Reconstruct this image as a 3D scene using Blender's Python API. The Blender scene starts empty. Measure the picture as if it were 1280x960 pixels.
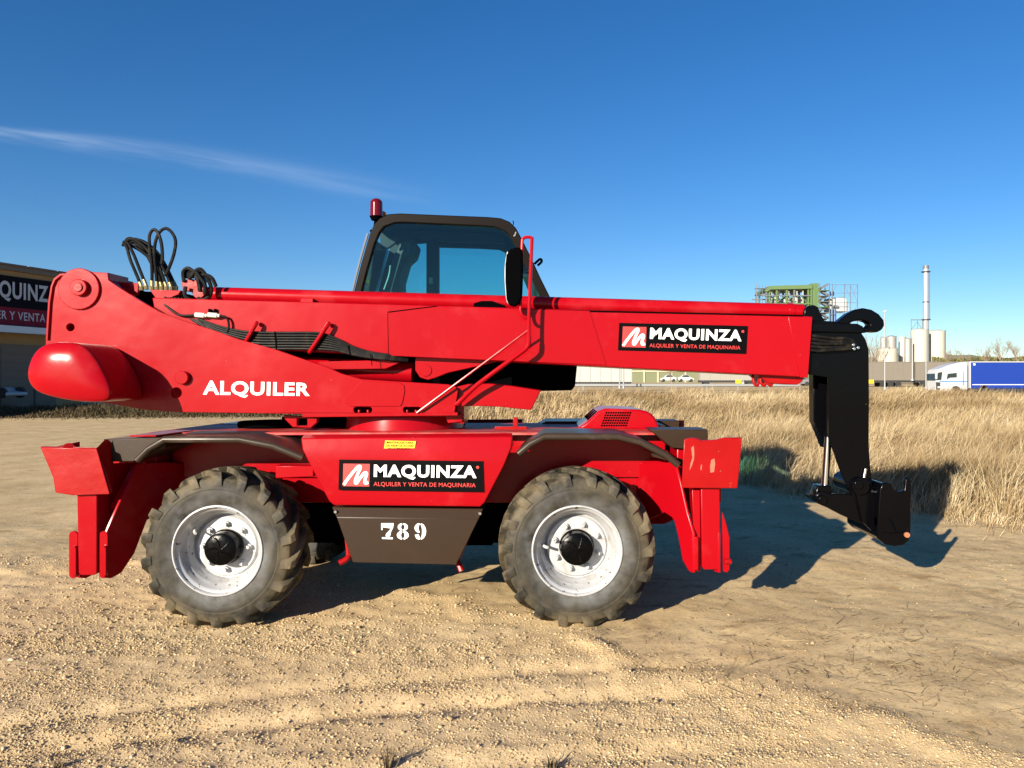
import bpy, bmesh, math, random
import numpy as np
from mathutils import Vector, Matrix
from mathutils.geometry import tessellate_polygon

random.seed(7)
rng = np.random.default_rng(7)
scene = bpy.context.scene
COL = scene.collection
R = math.radians
PI = math.pi

# ------------------------------------------------------------------ camera
F, D, CH = 961.0, 5.77, 1.82            # focal length (px of a 1280 wide frame), distance to the machine's near side, eye height
VX, VY = 690.0, 476.0
cam_d = bpy.data.cameras.new('camera')
cam_d.sensor_fit = 'HORIZONTAL'
cam_d.sensor_width = 36.0
cam_d.lens = F / 1280 * 36
cam_d.shift_x = -(VX - 640) / 1280
cam_d.shift_y = -(480 - VY) / 1280
cam_d.clip_start = 0.1
cam_d.clip_end = 6000
cam = bpy.data.objects.new('camera', cam_d)
cam.location = (0, -D, CH)
cam.rotation_euler = (R(90), 0, 0)
COL.objects.link(cam)
scene.camera = cam

# ------------------------------------------------------------------ sun and sky
SUN_EL, SUN_AZ = R(17.5), R(34)          # the light travels to +Y, swung to +X by SUN_AZ
ldir = Vector((math.sin(SUN_AZ) * math.cos(SUN_EL), math.cos(SUN_AZ) * math.cos(SUN_EL), -math.sin(SUN_EL)))
sun_d = bpy.data.lights.new('sun', 'SUN')
sun_d.energy = 5.0
sun_d.angle = R(0.5)
sun_d.color = (1.0, 0.90, 0.74)
sun = bpy.data.objects.new('sun', sun_d)
sun.rotation_euler = ldir.to_track_quat('-Z', 'Y').to_euler()
sun.location = (-20, -30, 20)
COL.objects.link(sun)

world = bpy.data.worlds.new('World')
scene.world = world
world.use_nodes = True
nt = world.node_tree
nt.nodes.clear()
N = nt.nodes.new
L = nt.links.new
wout = N('ShaderNodeOutputWorld')
bg = N('ShaderNodeBackground')
bg.inputs['Strength'].default_value = 0.061
sky = N('ShaderNodeTexSky')
sky.sky_type = 'NISHITA'
sky.sun_disc = False
sky.sun_elevation = SUN_EL
sky.sun_rotation = R(180) + SUN_AZ
sky.altitude = 700
sky.air_density = 1.0
sky.dust_density = 0.1
sky.ozone_density = 4.0
hsv = N('ShaderNodeHueSaturation')
hsv.inputs['Saturation'].default_value = 1.23
hsv.inputs['Value'].default_value = 1.0
hsv.inputs['Hue'].default_value = 0.506
L(sky.outputs[0], hsv.inputs['Color'])
# one thin streak of cirrus, laid out by compass direction
tc = N('ShaderNodeTexCoord')
sep = N('ShaderNodeSeparateXYZ')
L(tc.outputs['Generated'], sep.inputs[0])


def wm(op, a, b=None, c=None):
    n = N('ShaderNodeMath')
    n.operation = op
    for i, v in enumerate((a, b, c)):
        if v is None:
            continue
        if isinstance(v, (int, float)):
            n.inputs[i].default_value = v
        else:
            L(v, n.inputs[i])
    return n.outputs[0]


yy = wm('MAXIMUM', sep.outputs['Y'], 0.02)
u_ = wm('DIVIDE', sep.outputs['X'], yy)
v_ = wm('DIVIDE', sep.outputs['Z'], yy)
comb = N('ShaderNodeCombineXYZ')
L(wm('MULTIPLY', u_, 5.0), comb.inputs[0])
L(wm('MULTIPLY', wm('ADD', v_, wm('MULTIPLY', u_, 0.17)), 60.0), comb.inputs[1])
nz = N('ShaderNodeTexNoise')
nz.inputs['Scale'].default_value = 1.0
nz.inputs['Detail'].default_value = 6.0
L(comb.outputs[0], nz.inputs['Vector'])
line = wm('SUBTRACT', v_, wm('ADD', wm('MULTIPLY', wm('ADD', u_, 0.718), -0.10), wm('ADD', 0.3235, wm('MULTIPLY', wm('MULTIPLY', wm('ADD', u_, 0.718), wm('ADD', u_, 0.718)), -0.10))))
line = wm('ADD', line, wm('MULTIPLY', wm('SUBTRACT', nz.outputs['Fac'], 0.5), 0.02))
wid = wm('ADD', 0.0062, wm('MULTIPLY', wm('ADD', u_, 0.718), 0.017))
g = wm('DIVIDE', line, wid)
g = wm('POWER', 2.718, wm('MULTIPLY', wm('MULTIPLY', g, g), -1.0))
mr = N('ShaderNodeMapRange')
mr.inputs['From Min'].default_value = -0.12
mr.inputs['From Max'].default_value = -0.62
mr.inputs['To Min'].default_value = 0.0
mr.inputs['To Max'].default_value = 1.0
L(u_, mr.inputs['Value'])
nr = N('ShaderNodeMapRange')
nr.inputs['From Min'].default_value = 0.36
nr.inputs['From Max'].default_value = 0.66
L(nz.outputs['Fac'], nr.inputs['Value'])
cl = wm('MULTIPLY', wm('MULTIPLY', g, mr.outputs[0]), wm('ADD', 0.25, wm('MULTIPLY', nr.outputs[0], 0.75)))
cl = wm('MULTIPLY', cl, wm('GREATER_THAN', sep.outputs['Y'], 0.05))
mixc = N('ShaderNodeMix')
mixc.data_type = 'RGBA'
L(wm('MULTIPLY', cl, 0.27), mixc.inputs['Factor'])
L(hsv.outputs[0], mixc.inputs['A'])
mixc.inputs['B'].default_value = (8.0, 9.0, 10.2, 1)
L(mixc.outputs['Result'], bg.inputs['Color'])
L(bg.outputs[0], wout.inputs['Surface'])

vs = scene.view_settings
vs.view_transform = 'Standard'
vs.look = 'None'
vs.exposure = 1.15
vs.gamma = 1.0
scene.cycles.max_bounces = 8
scene.cycles.transparent_max_bounces = 12


# ------------------------------------------------------------------ materials
def new_mat(name):
    m = bpy.data.materials.new(name)
    m.use_nodes = True
    return m, m.node_tree, m.node_tree.nodes['Principled BSDF']


def mat(name, base, rough=0.5, metal=0.0, var=0.0, vscale=4.0, second=None, sfac=(0.5, 0.7), sscale=3.0, bump=0.0, bscale=60.0,
        coat=0.0, spec=0.5, stretch=None, rvar=0.0, speck=None, wave=0.0):
    m, t, p = new_mat(name)
    n, l = t.nodes.new, t.links.new
    p.inputs['Roughness'].default_value = rough
    p.inputs['Metallic'].default_value = metal
    p.inputs['Specular IOR Level'].default_value = spec
    p.inputs['Coat Weight'].default_value = coat
    p.inputs['Coat Roughness'].default_value = 0.15
    c = n('ShaderNodeTexCoord')
    vec = c.outputs['Object']
    if stretch:
        mp = n('ShaderNodeMapping')
        mp.inputs['Scale'].default_value = stretch
        l(vec, mp.inputs['Vector'])
        vec = mp.outputs[0]
    rgb = n('ShaderNodeRGB')
    rgb.outputs[0].default_value = (*base, 1)
    cur = rgb.outputs[0]
    if second:
        nn = n('ShaderNodeTexNoise')
        nn.inputs['Scale'].default_value = sscale
        nn.inputs['Detail'].default_value = 7
        nn.inputs['Roughness'].default_value = 0.62
        l(vec, nn.inputs['Vector'])
        r = n('ShaderNodeMapRange')
        r.inputs['From Min'].default_value = sfac[0]
        r.inputs['From Max'].default_value = sfac[1]
        l(nn.outputs['Fac'], r.inputs['Value'])
        mx = n('ShaderNodeMix')
        mx.data_type = 'RGBA'
        l(r.outputs[0], mx.inputs['Factor'])
        l(cur, mx.inputs['A'])
        mx.inputs['B'].default_value = (*second, 1)
        cur = mx.outputs['Result']
    if var:
        nn = n('ShaderNodeTexNoise')
        nn.inputs['Scale'].default_value = vscale
        nn.inputs['Detail'].default_value = 5
        l(vec, nn.inputs['Vector'])
        h = n('ShaderNodeHueSaturation')
        r = n('ShaderNodeMapRange')
        r.inputs['To Min'].default_value = 1 - var
        r.inputs['To Max'].default_value = 1 + var
        l(nn.outputs['Fac'], r.inputs['Value'])
        l(r.outputs[0], h.inputs['Value'])
        l(cur, h.inputs['Color'])
        cur = h.outputs[0]
        if rvar:
            r2 = n('ShaderNodeMapRange')
            r2.inputs['To Min'].default_value = max(0.03, rough - rvar)
            r2.inputs['To Max'].default_value = rough + rvar
            l(nn.outputs['Fac'], r2.inputs['Value'])
            l(r2.outputs[0], p.inputs['Roughness'])
    if speck:
        scol, ssc, sth = speck
        nn = n('ShaderNodeTexNoise')
        nn.inputs['Scale'].default_value = ssc
        nn.inputs['Detail'].default_value = 3
        l(vec, nn.inputs['Vector'])
        big = n('ShaderNodeTexNoise')
        big.inputs['Scale'].default_value = 2.1
        l(vec, big.inputs['Vector'])
        ad = n('ShaderNodeMath')
        ad.operation = 'MULTIPLY_ADD'
        l(big.outputs['Fac'], ad.inputs[0])
        ad.inputs[1].default_value = 0.25
        l(nn.outputs['Fac'], ad.inputs[2])
        r = n('ShaderNodeMapRange')
        r.inputs['From Min'].default_value = sth + 0.125
        r.inputs['From Max'].default_value = sth + 0.145
        l(ad.outputs[0], r.inputs['Value'])
        mx = n('ShaderNodeMix')
        mx.data_type = 'RGBA'
        l(r.outputs[0], mx.inputs['Factor'])
        l(cur, mx.inputs['A'])
        mx.inputs['B'].default_value = (*scol, 1)
        cur = mx.outputs['Result']
    l(cur, p.inputs['Base Color'])
    if wave:
        nn = n('ShaderNodeTexNoise')
        nn.inputs['Scale'].default_value = 2.6
        nn.inputs['Detail'].default_value = 2
        l(vec, nn.inputs['Vector'])
        wv = n('ShaderNodeBump')
        wv.inputs['Strength'].default_value = wave
        wv.inputs['Distance'].default_value = 0.05
        l(nn.outputs['Fac'], wv.inputs['Height'])
        l(wv.outputs[0], p.inputs['Normal'])
    if bump:
        nn = n('ShaderNodeTexNoise')
        nn.inputs['Scale'].default_value = bscale
        nn.inputs['Detail'].default_value = 6
        l(vec, nn.inputs['Vector'])
        b = n('ShaderNodeBump')
        b.inputs['Strength'].default_value = bump
        b.inputs['Distance'].default_value = 0.02
        l(nn.outputs['Fac'], b.inputs['Height'])
        if wave:
            l(wv.outputs[0], b.inputs['Normal'])
        l(b.outputs[0], p.inputs['Normal'])
    return m


M = {}
M['red'] = mat('red_paint', (0.285, 0.0017, 0.0056), 0.25, spec=0.15, wave=0.12, speck=((0.30, 0.055, 0.05), 40, 0.755), var=0.10, vscale=1.3, second=(0.34, 0.020, 0.025), sfac=(0.55, 0.85), sscale=2.2,
               bump=0.035, bscale=9, coat=0.08, rvar=0.08)
M['red_rough'] = mat('red_paint_worn', (0.27, 0.0028, 0.0034), 0.34, spec=0.2, wave=0.2, speck=((0.20, 0.075, 0.05), 26, 0.735), var=0.14, vscale=5, second=(0.30, 0.10, 0.06), sfac=(0.70, 0.76), sscale=7.0,
                     bump=0.10, bscale=14, coat=0.05, rvar=0.1)
M['red_dusty'] = mat('red_paint_dusty', (0.40, 0.012, 0.013), 0.5, var=0.1, vscale=3, second=(0.34, 0.13, 0.10), sfac=(0.45, 0.75), sscale=5, bump=0.05, bscale=20)
M['brown'] = mat('taupe_paint', (0.032, 0.0215, 0.015), 0.36, spec=0.22, var=0.12, vscale=4, second=(0.075, 0.058, 0.045), sfac=(0.55, 0.8), sscale=4, coat=0.06,
                 bump=0.03, bscale=25, rvar=0.1)
M['brown_flat'] = mat('taupe_paint_matt', (0.026, 0.0135, 0.0065), 0.42, spec=0.25, var=0.10, vscale=3, second=(0.036, 0.02, 0.012), sfac=(0.55, 0.85), sscale=3, bump=0.03, bscale=30)
M['cab_frame'] = mat('cab_frame_paint', (0.006, 0.0036, 0.0028), 0.42, spec=0.08, var=0.12, vscale=5, bump=0.02, bscale=40)
M['black'] = mat('black_gloss_paint', (0.0016, 0.0016, 0.0022), 0.17, wave=0.12, speck=((0.03, 0.028, 0.026), 40, 0.76), var=0.2, vscale=5, second=(0.006, 0.0055, 0.005), sfac=(0.66, 0.85), sscale=6, bump=0.05, bscale=18, spec=0.12)
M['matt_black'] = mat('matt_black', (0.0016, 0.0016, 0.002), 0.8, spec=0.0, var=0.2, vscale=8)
M['hose'] = mat('hose_rubber', (0.004, 0.004, 0.004), 0.5, spec=0.18, var=0.25, vscale=20, second=(0.026, 0.021, 0.014), sfac=(0.5, 0.72), sscale=14)
M['hub'] = mat('hub_black', (0.0016, 0.0016, 0.0016), 0.25, spec=0.12, var=0.3, vscale=30, second=(0.02, 0.02, 0.02), sfac=(0.68, 0.74), sscale=26, bump=0.15, bscale=30)
M['rim'] = mat('wheel_silver', (0.43, 0.435, 0.445), 0.4, metal=0.25, speck=((0.12, 0.10, 0.08), 28, 0.68), var=0.1, vscale=6, second=(0.27, 0.25, 0.22), sfac=(0.52, 0.78), sscale=9, bump=0.04, bscale=30)
M['steel'] = mat('polished_steel', (0.72, 0.72, 0.74), 0.18, metal=1.0, var=0.05)
M['brass'] = mat('plated_fitting', (0.36, 0.29, 0.14), 0.35, metal=0.9, var=0.1, vscale=30)
M['white_plastic'] = mat('off_white_plastic', (0.62, 0.60, 0.52), 0.5, var=0.08)
M['white'] = mat('white_print', (0.83, 0.83, 0.82), 0.45, var=0.03)
M['sign_black'] = mat('sign_black', (0.002, 0.002, 0.0025), 0.4, spec=0.06, var=0.1)
M['sign_red'] = mat('sign_red', (0.5, 0.025, 0.025), 0.45, var=0.05)
M['logo_red'] = mat('logo_red', (0.52, 0.030, 0.028), 0.45, var=0.05)
M['yellow'] = mat('label_yellow', (0.66, 0.46, 0.012), 0.5, var=0.04)
M['beacon'] = mat('beacon_red', (0.10, 0.002, 0.005), 0.12, spec=0.4)
M['amber'] = mat('amber_plastic', (0.7, 0.22, 0.02), 0.2)
M['rust'] = mat('rusty_steel', (0.33, 0.12, 0.05), 0.7, var=0.25, vscale=40)
M['scuff'] = mat('bare_scuff', (0.36, 0.11, 0.065), 0.7, var=0.35, vscale=60)
M['grey_car'] = mat('grey_car_paint', (0.16, 0.17, 0.18), 0.3, coat=0.5)
M['white_van'] = mat('white_vehicle_paint', (0.46, 0.46, 0.455), 0.35, coat=0.1, var=0.03)
M['car_glass'] = mat('dark_car_glass', (0.02, 0.03, 0.035), 0.08)
M['tyre_plain'] = mat('vehicle_tyre', (0.02, 0.02, 0.02), 0.8)
M['blue_tarp'] = mat('blue_tarpaulin', (0.004, 0.030, 0.24), 0.5, var=0.07, vscale=1.2, bump=0.15, bscale=1.5)
M['blue_line'] = mat('blue_stripe', (0.02, 0.16, 0.55), 0.4)
M['grey_tarp'] = mat('grey_tarpaulin', (0.27, 0.255, 0.22), 0.55, var=0.06, vscale=1.0, bump=0.15, bscale=1.5)
M['pale_tarp'] = mat('pale_tarpaulin', (0.36, 0.36, 0.335), 0.5, var=0.05, vscale=1.0, bump=0.15, bscale=1.5)
M['brown_tarp'] = mat('taupe_tarpaulin', (0.165, 0.145, 0.118), 0.55, var=0.06, vscale=1.0, bump=0.15, bscale=1.5)
M['dark_metal'] = mat('dark_chassis', (0.03, 0.03, 0.032), 0.6)
M['galv'] = mat('galvanised_steel', (0.26, 0.265, 0.265), 0.5, metal=0.2, var=0.08)
M['green_steel'] = mat('green_steel', (0.09, 0.155, 0.055), 0.5, var=0.12, vscale=0.4)
M['green_panel'] = mat('green_cladding', (0.095, 0.155, 0.06), 0.5, var=0.10, vscale=0.4)
M['plant_grey'] = mat('plant_grey_steel', (0.13, 0.14, 0.15), 0.5, metal=0.1, var=0.15, vscale=0.5)
M['plant_white'] = mat('plant_white_cladding', (0.40, 0.41, 0.42), 0.5, var=0.06, vscale=0.3)
M['plant_blue'] = mat('plant_blue_tank', (0.03, 0.11, 0.27), 0.45, var=0.08)
M['chimney'] = mat('chimney_steel', (0.36, 0.37, 0.385), 0.4, metal=0.3, var=0.06, vscale=0.6)
M['silo'] = mat('silo_cream', (0.45, 0.42, 0.345), 0.5, var=0.06, vscale=0.3, second=(0.31, 0.285, 0.23), sfac=(0.6, 0.8), sscale=0.4, stretch=(1, 1, 0.25))
M['silo_steel'] = mat('silo_steel', (0.36, 0.35, 0.325), 0.4, metal=0.3, var=0.1, vscale=0.5)
M['hall_wall'] = mat('warehouse_wall', (0.34, 0.21, 0.09), 0.85, var=0.08, vscale=0.5, second=(0.26, 0.16, 0.07), sfac=(0.55, 0.8), sscale=0.4)
M['hall_concrete'] = mat('warehouse_concrete', (0.16, 0.13, 0.10), 0.8, var=0.08, vscale=1.0)
M['hall_ledge'] = mat('pale_blue_ledge', (0.55, 0.62, 0.66), 0.4, var=0.05)
M['hall_roof'] = mat('warehouse_roof_sheet', (0.13, 0.085, 0.06), 0.6, var=0.1)
M['hall_letters'] = mat('sign_letters', (0.50, 0.50, 0.52), 0.6, spec=0.1)
M['hall_red'] = mat('sign_band_red', (0.19, 0.012, 0.028), 0.6, spec=0.1)
M['hall_black'] = mat('sign_board_black', (0.006, 0.0065, 0.010), 0.6, spec=0.05)
M['green_hall'] = mat('green_greenhouse', (0.15, 0.16, 0.085), 0.6, var=0.1, vscale=0.2)
M['cream_post'] = mat('cream_post', (0.42, 0.385, 0.26), 0.6)
M['asphalt'] = mat('asphalt', (0.09, 0.088, 0.082), 0.9, var=0.1, vscale=0.5)
M['bark'] = mat('bare_bark', (0.16, 0.12, 0.09), 0.9, var=0.2, vscale=2)
M['twig'] = mat('bare_twigs', (0.22, 0.165, 0.115), 0.9, var=0.2, vscale=2)
M['bush_leaf'] = mat('olive_leaves', (0.16, 0.17, 0.05), 0.8, var=0.3, vscale=0.6)
M['hill'] = mat('distant_hill', (0.15, 0.15, 0.10), 1.0, var=0.25, vscale=0.02, second=(0.22, 0.20, 0.12), sfac=(0.4, 0.6), sscale=0.015)
M['interior'] = mat('cab_interior', (0.018, 0.02, 0.02), 0.7, var=0.2, vscale=6)
M['seat'] = mat('seat_vinyl', (0.03, 0.035, 0.035), 0.6, var=0.2, vscale=9)


def glass_mat():
    m, t, p = new_mat('tinted_cab_glass')
    t.nodes.remove(p)
    n, l = t.nodes.new, t.links.new
    o = t.nodes['Material Output']
    tr = n('ShaderNodeBsdfTransparent')
    tr.inputs[0].default_value = (0.62, 0.86, 0.86, 1)
    gl = n('ShaderNodeBsdfGlossy')
    gl.inputs['Roughness'].default_value = 0.03
    fr = n('ShaderNodeFresnel')
    fr.inputs['IOR'].default_value = 1.45
    mx = n('ShaderNodeMixShader')
    l(fr.outputs[0], mx.inputs[0])
    l(tr.outputs[0], mx.inputs[1])
    l(gl.outputs[0], mx.inputs[2])
    l(mx.outputs[0], o.inputs['Surface'])
    return m


M['glass'] = glass_mat()


def tyre_mat():
    m, t, p = new_mat('tractor_tyre')
    n, l = t.nodes.new, t.links.new
    c = n('ShaderNodeTexCoord')
    s = n('ShaderNodeSeparateXYZ')
    l(c.outputs['Object'], s.inputs[0])
    cb = n('ShaderNodeCombineXYZ')
    l(s.outputs['X'], cb.inputs[0])
    l(s.outputs['Z'], cb.inputs[2])
    ln = n('ShaderNodeVectorMath')
    ln.operation = 'LENGTH'
    l(cb.outputs[0], ln.inputs[0])

    def noise(scale, detail=6, rough=0.6):
        x = n('ShaderNodeTexNoise')
        x.inputs['Scale'].default_value = scale
        x.inputs['Detail'].default_value = detail
        x.inputs['Roughness'].default_value = rough
        l(c.outputs['Object'], x.inputs['Vector'])
        return x.outputs['Fac']

    def mrange(v, a, b, lo=0.0, hi=1.0):
        x = n('ShaderNodeMapRange')
        x.inputs['From Min'].default_value = a
        x.inputs['From Max'].default_value = b
        x.inputs['To Min'].default_value = lo
        x.inputs['To Max'].default_value = hi
        l(v, x.inputs['Value'])
        return x.outputs[0]

    def mth(op, a, b):
        x = n('ShaderNodeMath')
        x.operation = op
        for i, v in enumerate((a, b)):
            if isinstance(v, (int, float)):
                x.inputs[i].default_value = v
            else:
                l(v, x.inputs[i])
        return x.outputs[0]

    def mix(fac, a, b):
        x = n('ShaderNodeMix')
        x.data_type = 'RGBA'
        l(fac, x.inputs['Factor'])
        for k, v in (('A', a), ('B', b)):
            if isinstance(v, tuple):
                x.inputs[k].default_value = (*v, 1)
            else:
                l(v, x.inputs[k])
        return x.outputs['Result']

    rubber = mix(mrange(noise(9), 0.35, 0.65), (0.016, 0.015, 0.012), (0.042, 0.037, 0.028))
    # tan mud on tread and shoulders
    mud = mth('MULTIPLY', mrange(noise(3.2, 7, 0.65), 0.42, 0.66), mrange(ln.outputs['Value'], 0.44, 0.53, 0.10, 0.80))
    cur = mix(mud, rubber, (0.19, 0.148, 0.088))
    # silver overspray round the rim
    over = mth('MULTIPLY', mrange(mth('ADD', ln.outputs['Value'], mth('MULTIPLY', mth('SUBTRACT', noise(3.3, 3), 0.5), 0.30)), 0.45, 0.325), mrange(noise(4.0, 4), 0.36, 0.66))
    cur = mix(mth('MULTIPLY', over, 0.50), cur, (0.25, 0.26, 0.275))
    l(cur, p.inputs['Base Color'])
    p.inputs['Roughness'].default_value = 0.62
    p.inputs['Specular IOR Level'].default_value = 0.2
    b = n('ShaderNodeBump')
    b.inputs['Strength'].default_value = 0.25
    b.inputs['Distance'].default_value = 0.01
    l(noise(45, 5), b.inputs['Height'])
    l(b.outputs[0], p.inputs['Normal'])
    return m


M['tyre'] = tyre_mat()


def tint_mat(name, stops, rough=0.85, trans=0.0):
    """colour picked by the mesh's own per-piece 'tint' value"""
    m, t, p = new_mat(name)
    n, l = t.nodes.new, t.links.new
    a = n('ShaderNodeAttribute')
    a.attribute_name = 'tint'
    r = n('ShaderNodeValToRGB')
    while len(r.color_ramp.elements) < len(stops):
        r.color_ramp.elements.new(0.5)
    for e, (pos, c) in zip(r.color_ramp.elements, stops):
        e.position = pos
        e.color = (*c, 1)
    l(a.outputs['Fac'], r.inputs[0])
    l(r.outputs[0], p.inputs['Base Color'])
    p.inputs['Roughness'].default_value = rough
    p.inputs['Specular IOR Level'].default_value = 0.25
    if trans:
        o = t.nodes['Material Output']
        tb = n('ShaderNodeBsdfTranslucent')
        l(r.outputs[0], tb.inputs[0])
        mx = n('ShaderNodeMixShader')
        mx.inputs[0].default_value = trans
        l(p.outputs[0], mx.inputs[1])
        l(tb.outputs[0], mx.inputs[2])
        l(mx.outputs[0], o.inputs['Surface'])
    return m


M['straw'] = tint_mat('dry_grass_blades', [(0.0, (0.20, 0.135, 0.06)), (0.35, (0.37, 0.265, 0.14)), (0.75, (0.54, 0.415, 0.24)), (0.93, (0.66, 0.55, 0.35)), (1.0, (0.22, 0.17, 0.075))], 0.7, 0.25)
M['weed'] = tint_mat('roadside_weeds', [(0.0, (0.03, 0.024, 0.012)), (0.5, (0.085, 0.062, 0.03)), (1.0, (0.20, 0.15, 0.075))], 0.8, 0.15)
M['stone'] = tint_mat('gravel_stones', [(0.0, (0.26, 0.18, 0.09)), (0.3, (0.37, 0.265, 0.14)), (0.75, (0.47, 0.355, 0.20)), (1.0, (0.56, 0.46, 0.31))], 0.9)
M['litter'] = tint_mat('dead_stalks', [(0.0, (0.07, 0.05, 0.03)), (0.5, (0.20, 0.145, 0.075)), (1.0, (0.46, 0.36, 0.2))], 0.85)
M['leafy'] = tint_mat('hedge_leaves', [(0.0, (0.05, 0.05, 0.02)), (0.5, (0.13, 0.13, 0.045)), (1.0, (0.26, 0.22, 0.09))], 0.8, 0.2)


def ground_mat():
    m, t, p = new_mat('dirt_ground')
    n, l = t.nodes.new, t.links.new
    g = n('ShaderNodeNewGeometry')
    pos = g.outputs['Position']

    def noise(scale, detail=8, rough=0.6, stretch=None):
        v = pos
        if stretch:
            mp = n('ShaderNodeMapping')
            mp.inputs['Scale'].default_value = stretch
            mp.inputs['Rotation'].default_value = (0, 0, R(-14))
            l(pos, mp.inputs['Vector'])
            v = mp.outputs[0]
        x = n('ShaderNodeTexNoise')
        x.inputs['Scale'].default_value = scale
        x.inputs['Detail'].default_value = detail
        x.inputs['Roughness'].default_value = rough
        l(v, x.inputs['Vector'])
        return x.outputs['Fac']

    def mrange(v, a, b, lo=0.0, hi=1.0):
        x = n('ShaderNodeMapRange')
        x.inputs['From Min'].default_value = a
        x.inputs['From Max'].default_value = b
        x.inputs['To Min'].default_value = lo
        x.inputs['To Max'].default_value = hi
        l(v, x.inputs['Value'])
        return x.outputs[0]

    def mix(fac, a, b):
        x = n('ShaderNodeMix')
        x.data_type = 'RGBA'
        l(fac, x.inputs['Factor'])
        for k, v in (('A', a), ('B', b)):
            if isinstance(v, tuple):
                x.inputs[k].default_value = (*v, 1)
            else:
                l(v, x.inputs[k])
        return x.outputs['Result']

    a = n('ShaderNodeAttribute')
    a.attribute_name = 'gravel'
    c_dirt = mix(mrange(noise(1.3), 0.32, 0.68), (0.45, 0.32, 0.165), (0.62, 0.465, 0.255))
    c_dirt = mix(mrange(noise(2.6, 9, 0.72, (0.8, 1.3, 1)), 0.54, 0.70), c_dirt, (0.31, 0.20, 0.09))
    c_grav = mix(mrange(noise(60, 4, 0.7), 0.30, 0.70), (0.46, 0.33, 0.17), (0.74, 0.56, 0.33))
    c_grav = mix(mrange(noise(1.1, 6), 0.45, 0.72), c_grav, (0.50, 0.35, 0.185))
    c_dirt = mix(mrange(noise(26, 9, 0.75), 0.54, 0.66), c_dirt, (0.27, 0.175, 0.08))
    c_dirt = mix(mrange(noise(34, 9, 0.75), 0.60, 0.70), c_dirt, (0.72, 0.58, 0.38))
    cur = mix(a.outputs['Fac'], c_dirt, c_grav)
    th = n('ShaderNodeAttribute')
    th.attribute_name = 'thatch'
    cur = mix(th.outputs['Fac'], cur, mix(mrange(noise(5), 0.35, 0.65), (0.16, 0.105, 0.045), (0.30, 0.21, 0.11)))
    fine = n('ShaderNodeHueSaturation')
    l(mrange(noise(140, 4, 0.7), 0.25, 0.75, 0.80, 1.2), fine.inputs['Value'])
    l(cur, fine.inputs['Color'])
    l(fine.outputs[0], p.inputs['Base Color'])
    p.inputs['Roughness'].default_value = 0.95
    p.inputs['Specular IOR Level'].default_value = 0.15
    b1 = n('ShaderNodeBump')
    b1.inputs['Strength'].default_value = 0.45
    b1.inputs['Distance'].default_value = 0.012
    l(noise(48, 8, 0.7), b1.inputs['Height'])
    b2 = n('ShaderNodeBump')
    b2.inputs['Strength'].default_value = 0.12
    b2.inputs['Distance'].default_value = 0.04
    l(noise(9, 6, 0.6), b2.inputs['Height'])
    l(b1.outputs[0], b2.inputs['Normal'])
    l(b2.outputs[0], p.inputs['Normal'])
    return m


M['ground'] = ground_mat()


# ------------------------------------------------------------------ helpers
def S(Y):
    return F / (Y + D)


def W(px, py, Y):
    s = S(Y)
    return Vector(((px - VX) / s, Y, CH - (py - VY) / s))


MIRROR = False
MID = 1.215             # lengthwise mid plane of the machine


def root_loc(o):
    p = Vector((0, 0, 0))
    while o is not None:
        p += o.location
        o = o.parent
    return p


def tag(o, label, cat, group=None, kind=None):
    if label:
        o['label'] = label
    if cat:
        o['category'] = cat
    if group:
        o['group'] = group
    if kind:
        o['kind'] = kind
    return o


def thing(name, label, cat, loc=(0, 0, 0), group=None):
    o = bpy.data.objects.new(name, None)
    o.location = loc
    o.empty_display_size = 0.3
    COL.objects.link(o)
    return tag(o, label, cat, group)


def add(name, verts, faces, m, parent=None, bevel=0.0, seg=2, smooth=35, mirror_ok=True, local=False):
    me = bpy.data.meshes.new(name)
    off = root_loc(parent) if (parent is not None and not local) else Vector((0, 0, 0))
    vs_ = [Vector(v) for v in verts]
    flip = MIRROR and mirror_ok and not local
    if flip:
        vs_ = [Vector((v.x, 2 * MID - v.y, v.z)) for v in vs_]
    me.from_pydata([v - off for v in vs_], [], [tuple(f) for f in faces])
    bm = bmesh.new()
    bm.from_mesh(me)
    bmesh.ops.recalc_face_normals(bm, faces=bm.faces)
    bm.to_mesh(me)
    bm.free()
    ms = m if isinstance(m, (list, tuple)) else [m]
    for k in ms:
        me.materials.append(k)
    if smooth:
        me.shade_smooth()
        me.set_sharp_from_angle(angle=R(smooth))
    o = bpy.data.objects.new(name, me)
    COL.objects.link(o)
    if parent is not None:
        o.parent = parent
    if bevel:
        b = o.modifiers.new('bevel', 'BEVEL')
        b.width = bevel
        b.segments = seg
        b.limit_method = 'ANGLE'
        b.angle_limit = R(30)
        b.harden_normals = False
    return o


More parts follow.
